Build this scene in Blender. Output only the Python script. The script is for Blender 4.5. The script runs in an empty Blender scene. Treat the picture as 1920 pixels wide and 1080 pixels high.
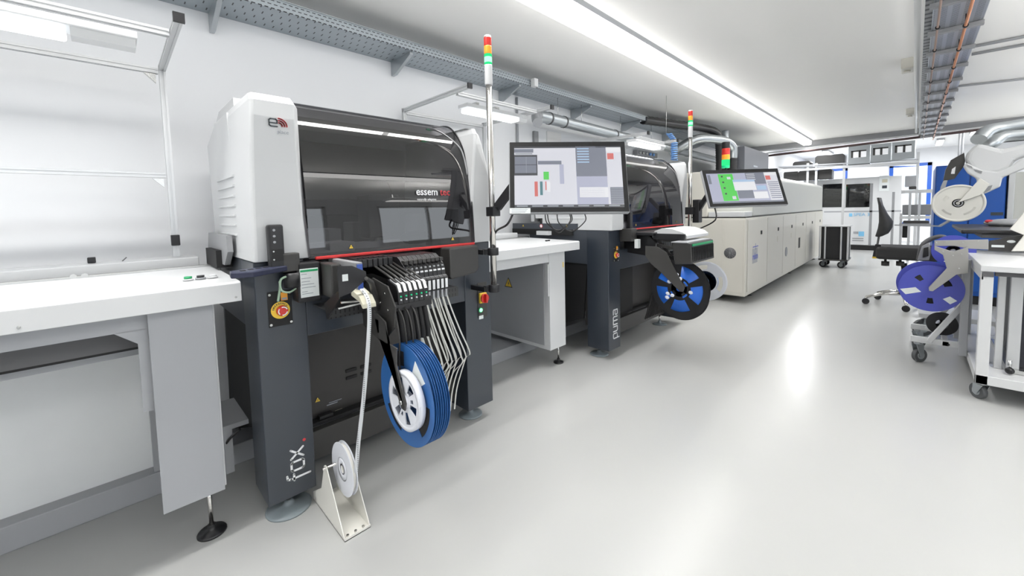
import bpy, bmesh, math, random
from mathutils import Vector, Matrix
random.seed(4)
PI = math.pi
C = bpy.context.scene.collection
S = bpy.context.scene

# ------------------------------------------------------------------ camera
EYE = Vector((0, 0, 1.2))
RT = Vector((0.708337, -0.705513, -0.022593))
DN = Vector((-0.062183, -0.030485, -0.997599))
FW = Vector((0.703130, 0.708042, -0.065464))
F, CX, CY = 751.49, 959.11, 445.18
cd = bpy.data.cameras.new('camera'); cam = bpy.data.objects.new('camera', cd); C.objects.link(cam)
cam.matrix_world = Matrix(((RT.x, -DN.x, -FW.x, 0), (RT.y, -DN.y, -FW.y, 0), (RT.z, -DN.z, -FW.z, 1.2), (0, 0, 0, 1)))
cd.sensor_width = 36; cd.lens = F / 1920 * 36
cd.shift_x = (960 - CX) / 1920; cd.shift_y = (CY - 540) / 1920
cd.clip_start = 0.02; cd.clip_end = 100
S.camera = cam
S.view_settings.view_transform = 'Standard'; S.view_settings.look = 'None'
S.view_settings.gamma = 1; S.view_settings.use_curve_mapping = False
S.view_settings.exposure = -0.66

# ------------------------------------------------------------------ world and daylight
w = bpy.data.worlds.new('sky'); S.world = w; w.use_nodes = True
w.node_tree.nodes['Background'].inputs[0].default_value = (0.86, 0.93, 1.0, 1)
w.node_tree.nodes['Background'].inputs[1].default_value = 3.0


def area(name, loc, direction, sx, sy, power, col=(1, 1, 1), spread=PI):
    l = bpy.data.lights.new(name, 'AREA'); l.shape = 'RECTANGLE'; l.size = sx; l.size_y = sy
    l.energy = power; l.color = col; l.spread = spread
    o = bpy.data.objects.new(name, l); C.objects.link(o); o.location = loc
    d = Vector(direction).normalized()
    o.rotation_euler = d.to_track_quat('-Z', 'Y').to_euler()
    return o


CEIL = 2.5
FC = 2.78                                      # the hall beyond the beam is higher
KC = (CEIL - 1.2) / 1.5
def zc(z): return 1.2 + (z - 1.2) * KC          # heights of everything hung under the ceiling
WL, WR, XB, XF = 2.75, -4.2, -4.0, 17.2       # wall planes
BAYS = [(-3.0, -0.6), (0.4, 2.8), (3.8, 6.2), (7.2, 9.6), (10.6, 13.0)]
for a, b in BAYS:                                # daylight coming through the window bays of the right wall
    area('daylight', ((a + b) / 2, WR - 0.12, 1.65), (0, 1, 0.0), b - a, 1.3, 16, (0.93, 0.97, 1.0))

# ------------------------------------------------------------------ materials
def nt(name):
    m = bpy.data.materials.new(name); m.use_nodes = True
    return m, m.node_tree.nodes, m.node_tree.links, m.node_tree.nodes['Principled BSDF']


def mat(name, col, rough=0.5, metal=0.0, var=0.04, scale=6, bump=0.0, coat=0.0, emit=None, es=0, spec=None):
    m, n, l, b = nt(name)
    b.inputs['Roughness'].default_value = rough; b.inputs['Metallic'].default_value = metal
    b.inputs['Coat Weight'].default_value = coat
    if spec is not None: b.inputs['Specular IOR Level'].default_value = spec
    tc = n.new('ShaderNodeTexCoord'); no = n.new('ShaderNodeTexNoise'); no.inputs['Scale'].default_value = scale
    no.inputs['Detail'].default_value = 4
    l.new(tc.outputs['Object'], no.inputs['Vector'])
    mx = n.new('ShaderNodeMix'); mx.data_type = 'RGBA'
    mx.inputs[6].default_value = (*[c * (1 - var) for c in col], 1); mx.inputs[7].default_value = (*[min(1, c * (1 + var)) for c in col], 1)
    l.new(no.outputs['Fac'], mx.inputs[0]); l.new(mx.outputs[2], b.inputs['Base Color'])
    if bump:
        bp = n.new('ShaderNodeBump'); bp.inputs['Strength'].default_value = bump; bp.inputs['Distance'].default_value = 0.002
        n2 = n.new('ShaderNodeTexNoise'); n2.inputs['Scale'].default_value = scale * 40
        l.new(tc.outputs['Object'], n2.inputs['Vector']); l.new(n2.outputs['Fac'], bp.inputs['Height']); l.new(bp.outputs['Normal'], b.inputs['Normal'])
    if emit:
        b.inputs['Emission Color'].default_value = (*emit, 1); b.inputs['Emission Strength'].default_value = es
    return m


def slotted(name, col, px, py, fx, fy, rough=0.4, metal=0.6, axes=('X', 'Y'), hole=(0.02, 0.02, 0.022), stag=True):
    """sheet with a regular row of punched slots"""
    m, n, l, b = nt(name)
    b.inputs['Roughness'].default_value = rough; b.inputs['Metallic'].default_value = metal
    tc = n.new('ShaderNodeTexCoord'); sp = n.new('ShaderNodeSeparateXYZ'); l.new(tc.outputs['Object'], sp.inputs[0])
    def M(op, a, bb=None):
        q = n.new('ShaderNodeMath'); q.operation = op
        for i, v in enumerate((a, bb)):
            if v is None: continue
            if isinstance(v, (int, float)): q.inputs[i].default_value = v
            else: l.new(v, q.inputs[i])
        return q.outputs[0]
    v = M('DIVIDE', sp.outputs[axes[1]], py); u = M('DIVIDE', sp.outputs[axes[0]], px)
    if stag: u = M('ADD', u, M('MULTIPLY', M('FLOOR', v), 0.5))
    k = M('MULTIPLY', M('LESS_THAN', M('FRACT', u), fx), M('LESS_THAN', M('FRACT', v), fy))
    mx = n.new('ShaderNodeMix'); mx.data_type = 'RGBA'; mx.inputs[6].default_value = (*col, 1); mx.inputs[7].default_value = (*hole, 1)
    l.new(k, mx.inputs[0]); l.new(mx.outputs[2], b.inputs['Base Color'])
    l.new(M('MULTIPLY', M('SUBTRACT', 1, k), metal), b.inputs['Metallic'])
    return m


def glassy(name, tint, gloss=1.0, rough=0.02, base=0.06):
    m = bpy.data.materials.new(name); m.use_nodes = True; n = m.node_tree.nodes; l = m.node_tree.links
    n.remove(n['Principled BSDF']); out = n['Material Output']
    t = n.new('ShaderNodeBsdfTransparent'); t.inputs[0].default_value = (*tint, 1)
    g = n.new('ShaderNodeBsdfGlossy'); g.inputs['Roughness'].default_value = rough; g.inputs[0].default_value = (gloss,) * 3 + (1,)
    fr = n.new('ShaderNodeLayerWeight'); fr.inputs[0].default_value = 0.25
    mp = n.new('ShaderNodeMapRange'); mp.inputs[3].default_value = base; mp.inputs[4].default_value = 0.75
    l.new(fr.outputs['Fresnel'], mp.inputs[0])
    mx = n.new('ShaderNodeMixShader'); l.new(mp.outputs[0], mx.inputs[0]); l.new(t.outputs[0], mx.inputs[1]); l.new(g.outputs[0], mx.inputs[2])
    l.new(mx.outputs[0], out.inputs[0])
    return m


def glow(name, col, s):
    m = bpy.data.materials.new(name); m.use_nodes = True; n = m.node_tree.nodes; l = m.node_tree.links
    n.remove(n['Principled BSDF']); e = n.new('ShaderNodeEmission'); e.inputs[0].default_value = (*col, 1); e.inputs[1].default_value = s
    l.new(e.outputs[0], n['Material Output'].inputs[0]); return m


def floor_mat():
    m, n, l, b = nt('floor coating')
    tc = n.new('ShaderNodeTexCoord'); no = n.new('ShaderNodeTexNoise'); no.inputs['Scale'].default_value = 0.9; no.inputs['Detail'].default_value = 6
    l.new(tc.outputs['Object'], no.inputs['Vector'])
    cr = n.new('ShaderNodeValToRGB'); cr.color_ramp.elements[0].position = 0.3; cr.color_ramp.elements[0].color = (0.43, 0.437, 0.432, 1)
    cr.color_ramp.elements[1].position = 0.75; cr.color_ramp.elements[1].color = (0.455, 0.458, 0.45, 1)
    l.new(no.outputs['Fac'], cr.inputs[0]); l.new(cr.outputs[0], b.inputs['Base Color'])
    r = n.new('ShaderNodeMapRange'); r.inputs[3].default_value = 0.245; r.inputs[4].default_value = 0.255
    l.new(no.outputs['Fac'], r.inputs[0]); l.new(r.outputs[0], b.inputs['Roughness'])
    n2 = n.new('ShaderNodeTexNoise'); n2.inputs['Scale'].default_value = 35; bp = n.new('ShaderNodeBump'); bp.inputs['Strength'].default_value = 0.04
    l.new(tc.outputs['Object'], n2.inputs['Vector']); l.new(n2.outputs['Fac'], bp.inputs['Height']); l.new(bp.outputs['Normal'], b.inputs['Normal'])
    return m


M_ = {}
M_['floor'] = floor_mat()
M_['wall'] = mat('wall paint', (0.80, 0.81, 0.83), 0.7, var=0.01, scale=1.5, bump=0.05)
M_['ceil'] = mat('ceiling paint', (0.90, 0.895, 0.88), 0.8, var=0.01, scale=0.8)
M_['white'] = mat('white enamel', (0.66, 0.67, 0.68), 0.32, var=0.01)
M_['shell'] = mat('white shell plastic', (0.60, 0.61, 0.62), 0.38, var=0.01)
M_['lgrey'] = mat('light grey sheet', (0.36, 0.37, 0.39), 0.38, var=0.02)
M_['mgrey'] = mat('mid grey sheet', (0.27, 0.275, 0.285), 0.45, var=0.02)
M_['dgrey'] = mat('dark grey sheet', (0.10, 0.10, 0.105), 0.5, var=0.03)
M_['cream'] = mat('cream enamel', (0.64, 0.62, 0.56), 0.35, var=0.01)
M_['creamd'] = mat('pale grey enamel', (0.56, 0.57, 0.54), 0.35, var=0.01)
M_['slate'] = mat('slate textured coat', (0.022, 0.029, 0.041), 0.30, var=0.06, bump=0.08, spec=0.8)
M_['slatelit'] = mat('slate lit side', (0.05, 0.058, 0.072), 0.4, var=0.05)  # paler than the slate coat: light on the machine sides put into the colour
M_['black'] = mat('black plastic', (0.012, 0.012, 0.014), 0.38, var=0.05)
M_['blackm'] = mat('matt black', (0.008, 0.008, 0.009), 0.7, var=0.05)
M_['rubber'] = mat('grey rubber', (0.09, 0.095, 0.10), 0.6)
M_['char'] = mat('charcoal metal', (0.035, 0.034, 0.033), 0.45, var=0.05)
M_['panelblack'] = mat('black brown panel', (0.030, 0.028, 0.027), 0.4, var=0.05)
M_['steel'] = mat('brushed steel', (0.62, 0.62, 0.61), 0.25, 1.0)
M_['chrome'] = mat('chrome tube', (0.80, 0.78, 0.75), 0.14, 1.0)
M_['zinc'] = mat('zinc duct', (0.47, 0.50, 0.52), 0.3, 0.85, var=0.08)
M_['alu'] = mat('aluminium profile', (0.60, 0.61, 0.62), 0.35, 0.5)
M_['foot'] = mat('grey cast foot', (0.20, 0.235, 0.255), 0.38, var=0.05)
M_['armgrey'] = mat('grey bracket metal', (0.30, 0.295, 0.285), 0.42, 0.3)
M_['blue'] = mat('blue reel plastic', (0.030, 0.125, 0.36), 0.38, var=0.03)
M_['blued'] = mat('deep blue reel plastic', (0.020, 0.085, 0.25), 0.4, var=0.03)
M_['violet'] = mat('violet blue plastic', (0.060, 0.075, 0.42), 0.35, var=0.03)
M_['brightblue'] = mat('bright blue plastic', (0.02, 0.14, 0.62), 0.4)
M_['cabblue'] = mat('blue cabinet enamel', (0.004, 0.075, 0.36), 0.4, var=0.03)
M_['framblue'] = mat('blue window frame', (0.02, 0.11, 0.52), 0.4)
M_['coil'] = mat('blue air hose', (0.16, 0.36, 0.75), 0.3)
M_['reelwhite'] = mat('white reel plastic', (0.76, 0.78, 0.84), 0.4, var=0.02)
M_['offwhite'] = mat('offwhite plastic', (0.76, 0.75, 0.70), 0.45, var=0.03)
M_['red'] = mat('red trim', (0.55, 0.03, 0.03), 0.35)
M_['redb'] = mat('red button', (0.60, 0.02, 0.015), 0.3, coat=0.5)
M_['yellow'] = mat('yellow plastic', (0.85, 0.58, 0.05), 0.35)
M_['orange'] = mat('orange plastic', (0.85, 0.36, 0.03), 0.35)
M_['green'] = mat('green plastic', (0.02, 0.32, 0.12), 0.3)
M_['paper'] = mat('label paper', (0.76, 0.80, 0.80), 0.6, var=0.05, scale=60)
M_['ink'] = mat('printed ink', (0.03, 0.04, 0.05), 0.6)
M_['inkgrey'] = mat('grey print', (0.30, 0.32, 0.36), 0.6)
M_['inkwhite'] = mat('white print', (0.85, 0.86, 0.88), 0.5)
M_['inkred'] = mat('red print', (0.60, 0.04, 0.05), 0.5)
M_['inkblue'] = mat('blue print', (0.10, 0.13, 0.45), 0.5)
M_['skyblue'] = mat('pale blue print', (0.20, 0.50, 0.75), 0.5)
M_['tape'] = mat('carrier tape', (0.60, 0.60, 0.56), 0.4, var=0.1, scale=80)
M_['copper'] = mat('copper pipe', (0.55, 0.27, 0.17), 0.35, 0.7)
M_['copperdull'] = mat('dull copper pipe', (0.36, 0.27, 0.24), 0.4, 0.6)
M_['brown'] = mat('dark pipe lagging', (0.07, 0.04, 0.04), 0.6)
M_['tapeyellow'] = mat('cream guide plastic', (0.55, 0.53, 0.42), 0.4)
M_['poster'] = mat('white paper', (0.8, 0.79, 0.78), 0.7)
M_['mesh'] = mat('black seat mesh', (0.02, 0.02, 0.021), 0.65)
M_['tray'] = slotted('slotted zinc tray', (0.36, 0.40, 0.43), 0.045, 0.075, 0.13, 0.42)
M_['trayside'] = slotted('slotted zinc tray side', (0.36, 0.40, 0.43), 0.030, 0.020, 0.6, 0.22, axes=('X', 'Z'))
M_['traycross'] = slotted('fine slotted ceiling tray', (0.40, 0.42, 0.46), 0.022, 0.05, 0.3, 0.6)
M_['perf'] = slotted('perforated black bracket', (0.045, 0.045, 0.047), 0.018, 0.024, 0.3, 0.6, metal=0.2, axes=('X', 'Z'), hole=(0.002, 0.002, 0.002), stag=False)
M_['mesh_panel'] = slotted('dark ribbed panel', (0.02, 0.022, 0.032), 0.4, 0.008, 0.98, 0.4, metal=0.1, axes=('Y', 'Z'), hole=(0.008, 0.009, 0.014), stag=False)
M_['tapeholes'] = slotted('sprocket tape', (0.66, 0.68, 0.70), 0.02, 0.0075, 0.25, 0.45, metal=0.0, axes=('X', 'Z'), hole=(0.16, 0.17, 0.18), stag=False)
M_['visor'] = glassy('smoked visor', (0.27, 0.265, 0.28), 0.9, 0.015, 0.07)
M_['smoke'] = glassy('smoked window', (0.25, 0.26, 0.27), 0.9, 0.03)
M_['clear'] = glassy('clear pane', (0.95, 0.97, 0.98), 0.9, 0.01, 0.03)
M_['lamp'] = glow('lamp diffuser', (1.0, 0.985, 0.96), 8.0)
M_['lampc'] = glow('cool lamp diffuser', (0.93, 0.97, 1.0), 3.5)
M_['lred'] = mat('red lens', (0.50, 0.02, 0.015), 0.25, coat=0.5, emit=(0.6, 0.03, 0.02), es=0.35)
M_['lorange'] = mat('amber lens', (0.85, 0.30, 0.02), 0.25, coat=0.5, emit=(0.9, 0.35, 0.02), es=0.35)
M_['lgreen'] = glow('green lens lit', (0.04, 0.85, 0.28), 1.7)
M_['lgreenw'] = glow('green lens core', (0.40, 1.0, 0.58), 2.6)
M_['lgreend'] = mat('green lens', (0.0, 0.40, 0.16), 0.3, emit=(0.0, 0.6, 0.25), es=0.5)
for k, c, s in (('s_bg', (0.50, 0.52, 0.66), 1.0), ('s_light', (0.78, 0.79, 0.86), 1.0), ('s_white', (0.92, 0.93, 0.96), 1.0), ('s_dark', (0.05, 0.055, 0.065), 1.0),
                ('s_mid', (0.22, 0.24, 0.30), 1.0), ('s_green', (0.10, 0.72, 0.10), 1.0), ('s_red', (0.75, 0.18, 0.16), 1.0), ('s_blue', (0.45, 0.62, 0.85), 1.0), ('s_line', (0.35, 0.38, 0.42), 1.0), ('s_teal', (0.1, 0.25, 0.28), 1.0)):
    M_[k] = mat('screen ' + k[2:], (0.02, 0.02, 0.022), 0.32, emit=c, es=s * 1.3, spec=0.6)

# ------------------------------------------------------------------ builder
OFF = {}


def at(u, v, ax, val):
    """point of the room seen along a sight line where it meets a wall, floor or machine face"""
    r = RT * ((u - CX) / F) + DN * ((v - CY) / F) + FW
    t = (val - EYE[ax]) / r[ax]
    return EYE + r * t


def atd(u, v, d):
    return EYE + (RT * ((u - CX) / F) + DN * ((v - CY) / F) + FW) * d


class MB:
    def __init__(s): s.v = []; s.f = []; s.mi = []; s.m = 0; s.sm = []
    def add(s, vs, fs, smooth=False):
        o = len(s.v); s.v += [Vector(p) for p in vs]
        for f in fs: s.f.append([o + i for i in f]); s.mi.append(s.m); s.sm.append(smooth)
        return s
    def box(s, x0, x1, y0, y1, z0, z1):
        vs = [(x, y, z) for x in (x0, x1) for y in (y0, y1) for z in (z0, z1)]
        return s.add(vs, [(0, 1, 3, 2), (4, 6, 7, 5), (0, 4, 5, 1), (2, 3, 7, 6), (0, 2, 6, 4), (1, 5, 7, 3)])
    def poly(s, ax, pts, a, b):
        n = len(pts)
        def P(p, c): return (c, p[0], p[1]) if ax == 'x' else (p[0], c, p[1]) if ax == 'y' else (p[0], p[1], c)
        vs = [P(p, a) for p in pts] + [P(p, b) for p in pts]
        return s.add(vs, [tuple(range(n)), tuple(range(2 * n - 1, n - 1, -1))] + [(i, (i + 1) % n, n + (i + 1) % n, n + i) for i in range(n)])
    def loft(s, rings, cap=True, smooth=False, closed=True):
        n = len(rings[0]); vs = [p for r in rings for p in r]; fs = []
        for k in range(len(rings) - 1):
            for i in range(n if closed else n - 1):
                j = (i + 1) % n; fs.append((k * n + i, k * n + j, (k + 1) * n + j, (k + 1) * n + i))
        s.add(vs, fs, smooth)
        if cap and closed:
            s.add(rings[0], [tuple(range(n))]); s.add(rings[-1], [tuple(range(n - 1, -1, -1))])
        return s
    def cyl(s, p, q, r, n=20, r2=None):
        p = Vector(p); q = Vector(q); d = (q - p).normalized(); r2 = r if r2 is None else r2
        a = d.orthogonal().normalized(); b = d.cross(a)
        R = [[c + (a * math.cos(t * 2 * PI / n) + b * math.sin(t * 2 * PI / n)) * rr for t in range(n)] for c, rr in ((p, r), (q, r2))]
        return s.loft(R, smooth=True)
    def lathe(s, c, prof, ax='z', n=28):
        c = Vector(c); R = []
        for r, h in prof:
            ring = []
            for t in range(n):
                x, y = r * math.cos(t * 2 * PI / n), r * math.sin(t * 2 * PI / n)
                ring.append(c + Vector((x, y, h) if ax == 'z' else (h, x, y) if ax == 'x' else (x, h, y)))
            R.append(ring)
        return s.loft(R, cap=prof[0] != prof[-1], smooth=True)
    def tube(s, pts, r, n=8, smooth=True):
        pts = [Vector(p) for p in pts]; R = []; up = None
        for i, p in enumerate(pts):
            d = (pts[min(i + 1, len(pts) - 1)] - pts[max(i - 1, 0)]).normalized()
            if up is None: up = d.orthogonal().normalized()
            up = (up - d * up.dot(d)); up = up.normalized() if up.length > 1e-6 else d.orthogonal().normalized()
            b = d.cross(up); rr = r[i] if isinstance(r, (list, tuple)) else r
            R.append([p + (up * math.cos(t * 2 * PI / n) + b * math.sin(t * 2 * PI / n)) * rr for t in range(n)])
        return s.loft(R, smooth=smooth)
    def bar(s, p, q, w, h, up=(0, 0, 1)):
        p = Vector(p); q = Vector(q); d = (q - p).normalized(); up = Vector(up); sd = d.cross(up)
        if sd.length < 1e-4: sd = d.cross(Vector((1, 0, 0)))
        sd.normalize(); u = sd.cross(d).normalized()
        R = [[c + sd * a * w / 2 + u * b * h / 2 for a, b in ((-1, -1), (1, -1), (1, 1), (-1, 1))] for c in (p, q)]
        return s.loft(R)
    def ribbon(s, pts, wv, th=0.001):
        pts = [Vector(p) for p in pts]; wv = Vector(wv); R = []
        for i, p in enumerate(pts):
            d = (pts[min(i + 1, len(pts) - 1)] - pts[max(i - 1, 0)]).normalized(); nn = d.cross(wv).normalized() * th / 2
            R.append([p - wv / 2 - nn, p + wv / 2 - nn, p + wv / 2 + nn, p - wv / 2 + nn])
        return s.loft(R)
    def sphere(s, c, r, n=14):
        c = Vector(c); r = Vector(r) if not isinstance(r, (int, float)) else Vector((r, r, r)); R = []
        for k in range(n // 2 + 1):
            a = -PI / 2 + PI * max(0.02, min(n // 2 - 0.02, k)) / (n // 2)
            R.append([c + Vector((r.x * math.cos(a) * math.cos(t * 2 * PI / n), r.y * math.cos(a) * math.sin(t * 2 * PI / n), r.z * math.sin(a))) for t in range(n)])
        return s.loft(R, smooth=True)
    def flange(s, r0, r1, wins, x, th, N=72):
        """disc in the YZ plane at x with window openings: wins = list of (ra, rb, a0, a1)"""
        rs = sorted({r0, r1} | {w_[0] for w_ in wins} | {w_[1] for w_ in wins})
        cell = set()
        for k in range(len(rs) - 1):
            rm = (rs[k] + rs[k + 1]) / 2
            for t in range(N):
                am = (t + 0.5) / N * 2 * PI
                if not any(w_[0] < rm < w_[1] and (w_[2] <= am <= w_[3] or w_[2] <= am + 2 * PI <= w_[3]) for w_ in wins): cell.add((k, t))
        def P(k, t, xx): a = t / N * 2 * PI; return (xx, rs[k] * math.cos(a), rs[k] * math.sin(a))
        for (k, t) in cell:
            q = [(k, t), (k + 1, t), (k + 1, t + 1), (k, t + 1)]
            s.add([P(a, b, x) for a, b in q], [(0, 1, 2, 3)]); s.add([P(a, b, x + th) for a, b in q], [(3, 2, 1, 0)])
            for (dk, dt, e) in ((-1, 0, (0, 3)), (1, 0, (1, 2)), (0, -1, (0, 1)), (0, 1, (3, 2))):
                if (k + dk, (t + dt) % N) not in cell:
                    a, b = q[e[0]], q[e[1]]
                    s.add([P(*a, x), P(*b, x), P(*b, x + th), P(*a, x + th)], [(0, 1, 2, 3)])
        return s
    def build(s, name, mats, parent=None, bevel=0, local=False, tagv=None, seg=2):
        mats = mats if isinstance(mats, (list, tuple)) else [mats]
        if parent is not None:
            off = Vector((0, 0, 0)) if local else OFF[parent.name]
        elif local: off = Vector((0, 0, 0))
        else:
            lo = [min(v[i] for v in s.v) for i in range(3)]; hi = [max(v[i] for v in s.v) for i in range(3)]
            off = Vector(((lo[0] + hi[0]) / 2, (lo[1] + hi[1]) / 2, lo[2]))
        me = bpy.data.meshes.new(name)
        me.from_pydata([tuple(v - off) for v in s.v], [], s.f)
        for m in mats: me.materials.append(M_[m] if isinstance(m, str) else m)
        for p, mi, sm in zip(me.polygons, s.mi, s.sm): p.material_index = mi; p.use_smooth = sm
        b = bmesh.new(); b.from_mesh(me); bmesh.ops.remove_doubles(b, verts=b.verts, dist=1e-6)
        bmesh.ops.recalc_face_normals(b, faces=b.faces); b.to_mesh(me); b.free()
        o = bpy.data.objects.new(name, me); C.objects.link(o)
        if parent is None: o.location = off
        else: o.parent = parent
        OFF[o.name] = Vector((0, 0, 0)) if local else off
        if bevel:
            bv = o.modifiers.new('bevel', 'BEVEL'); bv.width = bevel; bv.segments = seg; bv.limit_method = 'ANGLE'; bv.angle_limit = 0.6
        return o


def tag(o, label=None, cat=None, group=None, kind=None):
    for k, v in (('label', label), ('category', cat), ('group', group), ('kind', kind)):
        if v: o[k] = v
    return o


def thing(name, label, cat, loc=(0, 0, 0), group=None):
    o = bpy.data.objects.new(name, None); C.objects.link(o); o.location = loc; o.empty_display_size = 0.1
    OFF[o.name] = Vector(loc); return tag(o, label, cat, group)


def kids(o): return [c for c in C.objects if c.parent == o]


def copy_tree(o, parent=None):
    c = o.copy(); C.objects.link(c); c.parent = parent; OFF[c.name] = OFF.get(o.name, Vector((0, 0, 0)))
    for ch in kids(o):
        if ch is not c: copy_tree(ch, c)
    return c


def text(body, size, loc, parent, m, rot='front', name='lettering', spin=0, local=False, align='LEFT', depth=0.0006, bold=0, shear=0, sx=1):
    cu = bpy.data.curves.new(name, 'FONT'); cu.body = body; cu.size = size; cu.extrude = depth; cu.align_x = align; cu.offset = bold; cu.shear = shear
    cu.resolution_u = 3
    t = bpy.data.objects.new(name, cu); C.objects.link(t)
    me = bpy.data.meshes.new_from_object(t.evaluated_get(bpy.context.evaluated_depsgraph_get()))
    C.objects.unlink(t); bpy.data.objects.remove(t)
    me.name = name
    R = Matrix.Rotation(spin, 4, 'Z') @ Matrix.Scale(sx, 4, (1, 0, 0))
    if rot == 'front': R = Matrix.Rotation(PI / 2, 4, 'X') @ R
    elif rot == 'left': R = Matrix.Rotation(-PI / 2, 4, 'Z') @ Matrix.Rotation(PI / 2, 4, 'X') @ R
    off = Vector((0, 0, 0)) if local else OFF[parent.name]
    me.transform(Matrix.Translation(Vector(loc) - off) @ R)
    me.materials.clear(); me.materials.append(M_[m])
    o = bpy.data.objects.new(name, me); C.objects.link(o); o.parent = parent; OFF[o.name] = off
    return o


def strokes(paths, w_, mapf, th=0.0015, n=10):
    """rounded stroke lettering: 2d polylines drawn as flat capsule bars, mapf takes (a, b, h) to the room"""
    mb = MB()
    for path in paths:
        for (a, b) in path:
            pts = [(a + w_ / 2 * math.cos(t * 2 * PI / n), b + w_ / 2 * math.sin(t * 2 * PI / n)) for t in range(n)]
            mb.loft([[mapf(x, y, 0) for x, y in pts], [mapf(x, y, th) for x, y in pts]])
        for (a, b), (c, d) in zip(path, path[1:]):
            L = math.hypot(c - a, d - b) or 1; nx, ny = -(d - b) / L * w_ / 2, (c - a) / L * w_ / 2
            pts = [(a + nx, b + ny), (c + nx, d + ny), (c - nx, d - ny), (a - nx, b - ny)]
            mb.loft([[mapf(x, y, 0) for x, y in pts], [mapf(x, y, th) for x, y in pts]])
    return mb


def arc(cx, cy, r, a0, a1, n=8): return [(cx + r * math.cos(math.radians(a0 + (a1 - a0) * i / n)), cy + r * math.sin(math.radians(a0 + (a1 - a0) * i / n))) for i in range(n + 1)]


def smooth_path(pts, n=6):
    P = [Vector(p) for p in pts]; out = []
    for i in range(len(P) - 1):
        p0 = P[max(i - 1, 0)]; p1 = P[i]; p2 = P[i + 1]; p3 = P[min(i + 2, len(P) - 1)]
        for k in range(n):
            t = k / n; out.append(0.5 * ((2 * p1) + (p2 - p0) * t + (2 * p0 - 5 * p1 + 4 * p2 - p3) * t * t + (3 * p1 - p0 - 3 * p2 + p3) * t ** 3))
    out.append(P[-1]); return out


def struct(name, mb, m, **k): return tag(mb.build(name, m, **k), kind='structure')


# ------------------------------------------------------------------ room
struct('floor', MB().box(XB, XF, WR, WL, -0.1, 0), 'floor')
struct('ceiling', MB().box(XB, 10.3, WR, WL, CEIL, CEIL + 0.15).box(10.3, XF, WR, WL, FC, FC + 0.1), 'ceil')
struct('wall_left', MB().box(XB, XF, WL, WL + 0.15, 0, FC), 'wall')
struct('wall_back', MB().box(XB - 0.15, XB, WR, WL, 0, CEIL), 'wall')
mb = MB().box(XB, XF, WR - 0.2, WR, 0, 1.0).box(XB, XF, WR - 0.2, WR, 2.3, FC)
xs = [XB] + [v for b in BAYS for v in b] + [XF]
for a, b in zip(xs[::2], xs[1::2]): mb.box(a, b, WR - 0.2, WR, 1.0, 2.3)
struct('wall_right', mb, 'wall')
for i, (a, b) in enumerate(BAYS):
    wf = MB(); t = 0.06
    for x0, x1, z0, z1 in ((a, b, 1.0, 1.0 + t), (a, b, 2.3 - t, 2.3), (a, a + t, 1.0, 2.3), (b - t, b, 1.0, 2.3), ((a + b) / 2 - t / 2, (a + b) / 2 + t / 2, 1.0, 2.3)):
        wf.box(x0, x1, WR - 0.09, WR - 0.03, z0, z1)
    struct('window_%d' % (i + 2), wf, 'white')
# far wall with the bright window bay
A = at(1668, 312, 0, XF); B = at(1748, 303, 0, XF)
ya, yb, zt, zb_ = A.y, B.y, 2.36, 1.25
mb = MB().box(XF, XF + 0.2, WR, yb, 0, FC).box(XF, XF + 0.2, ya, 1.6, 0, FC).box(XF, XF + 0.2, yb, ya, zt, FC).box(XF, XF + 0.2, yb, ya, 0, 0.5)
mb.box(XF, XF + 0.2, 2.5, WL, 0, FC).box(XF, XF + 0.2, 1.6, 2.5, 2.36, FC).box(XF, XF + 0.2, 1.6, 2.5, 0, 1.0)
struct('wall_far', mb, 'wall')
fr = MB(); t = 0.09
for y0, y1, z0, z1 in ((yb, ya, zt - t, zt), (yb, yb + t, 0.5, zt), (ya - t, ya, 0.5, zt), (yb, ya, 0.5, 0.5 + t)):
    fr.box(XF - 0.03, XF + 0.06, y0, y1, z0, z1)
wn = struct('window_1', fr, 'framblue')
MB().box(XF + 0.02, XF + 0.025, yb + t, ya - t, 0.59, zt - t).build('pane', 'clear', wn)
fr = MB()
for y0, y1, z0, z1 in ((1.6, 2.5, 2.28, 2.36), (1.6, 1.69, 1.0, 2.36), (2.41, 2.5, 1.0, 2.36), (2.0, 2.08, 1.0, 2.36)):
    fr.box(XF - 0.03, XF + 0.06, y0, y1, z0, z1)
wn = struct('window_7', fr, 'framblue')
area('daylight', (XF + 0.3, (ya + yb) / 2, 1.4), (-1, 0, 0), ya - yb, 1.8, 30, (0.93, 0.97, 1.0))
area('daylight', (XF + 0.3, 2.05, 1.7), (-1, 0, 0), 0.85, 1.3, 30, (0.93, 0.97, 1.0))
# low service plinth along the left wall
struct('baseboard_left', MB().box(XB, 5.3, 2.29, WL, 0, 0.1), 'lgrey', bevel=0.004)
# beam across the ceiling at the end of the lamp row
struct('trim_beam', MB().box(11.78 * KC, 12.0 * KC, WR, WL, zc(2.585), FC), 'mgrey')

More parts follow.
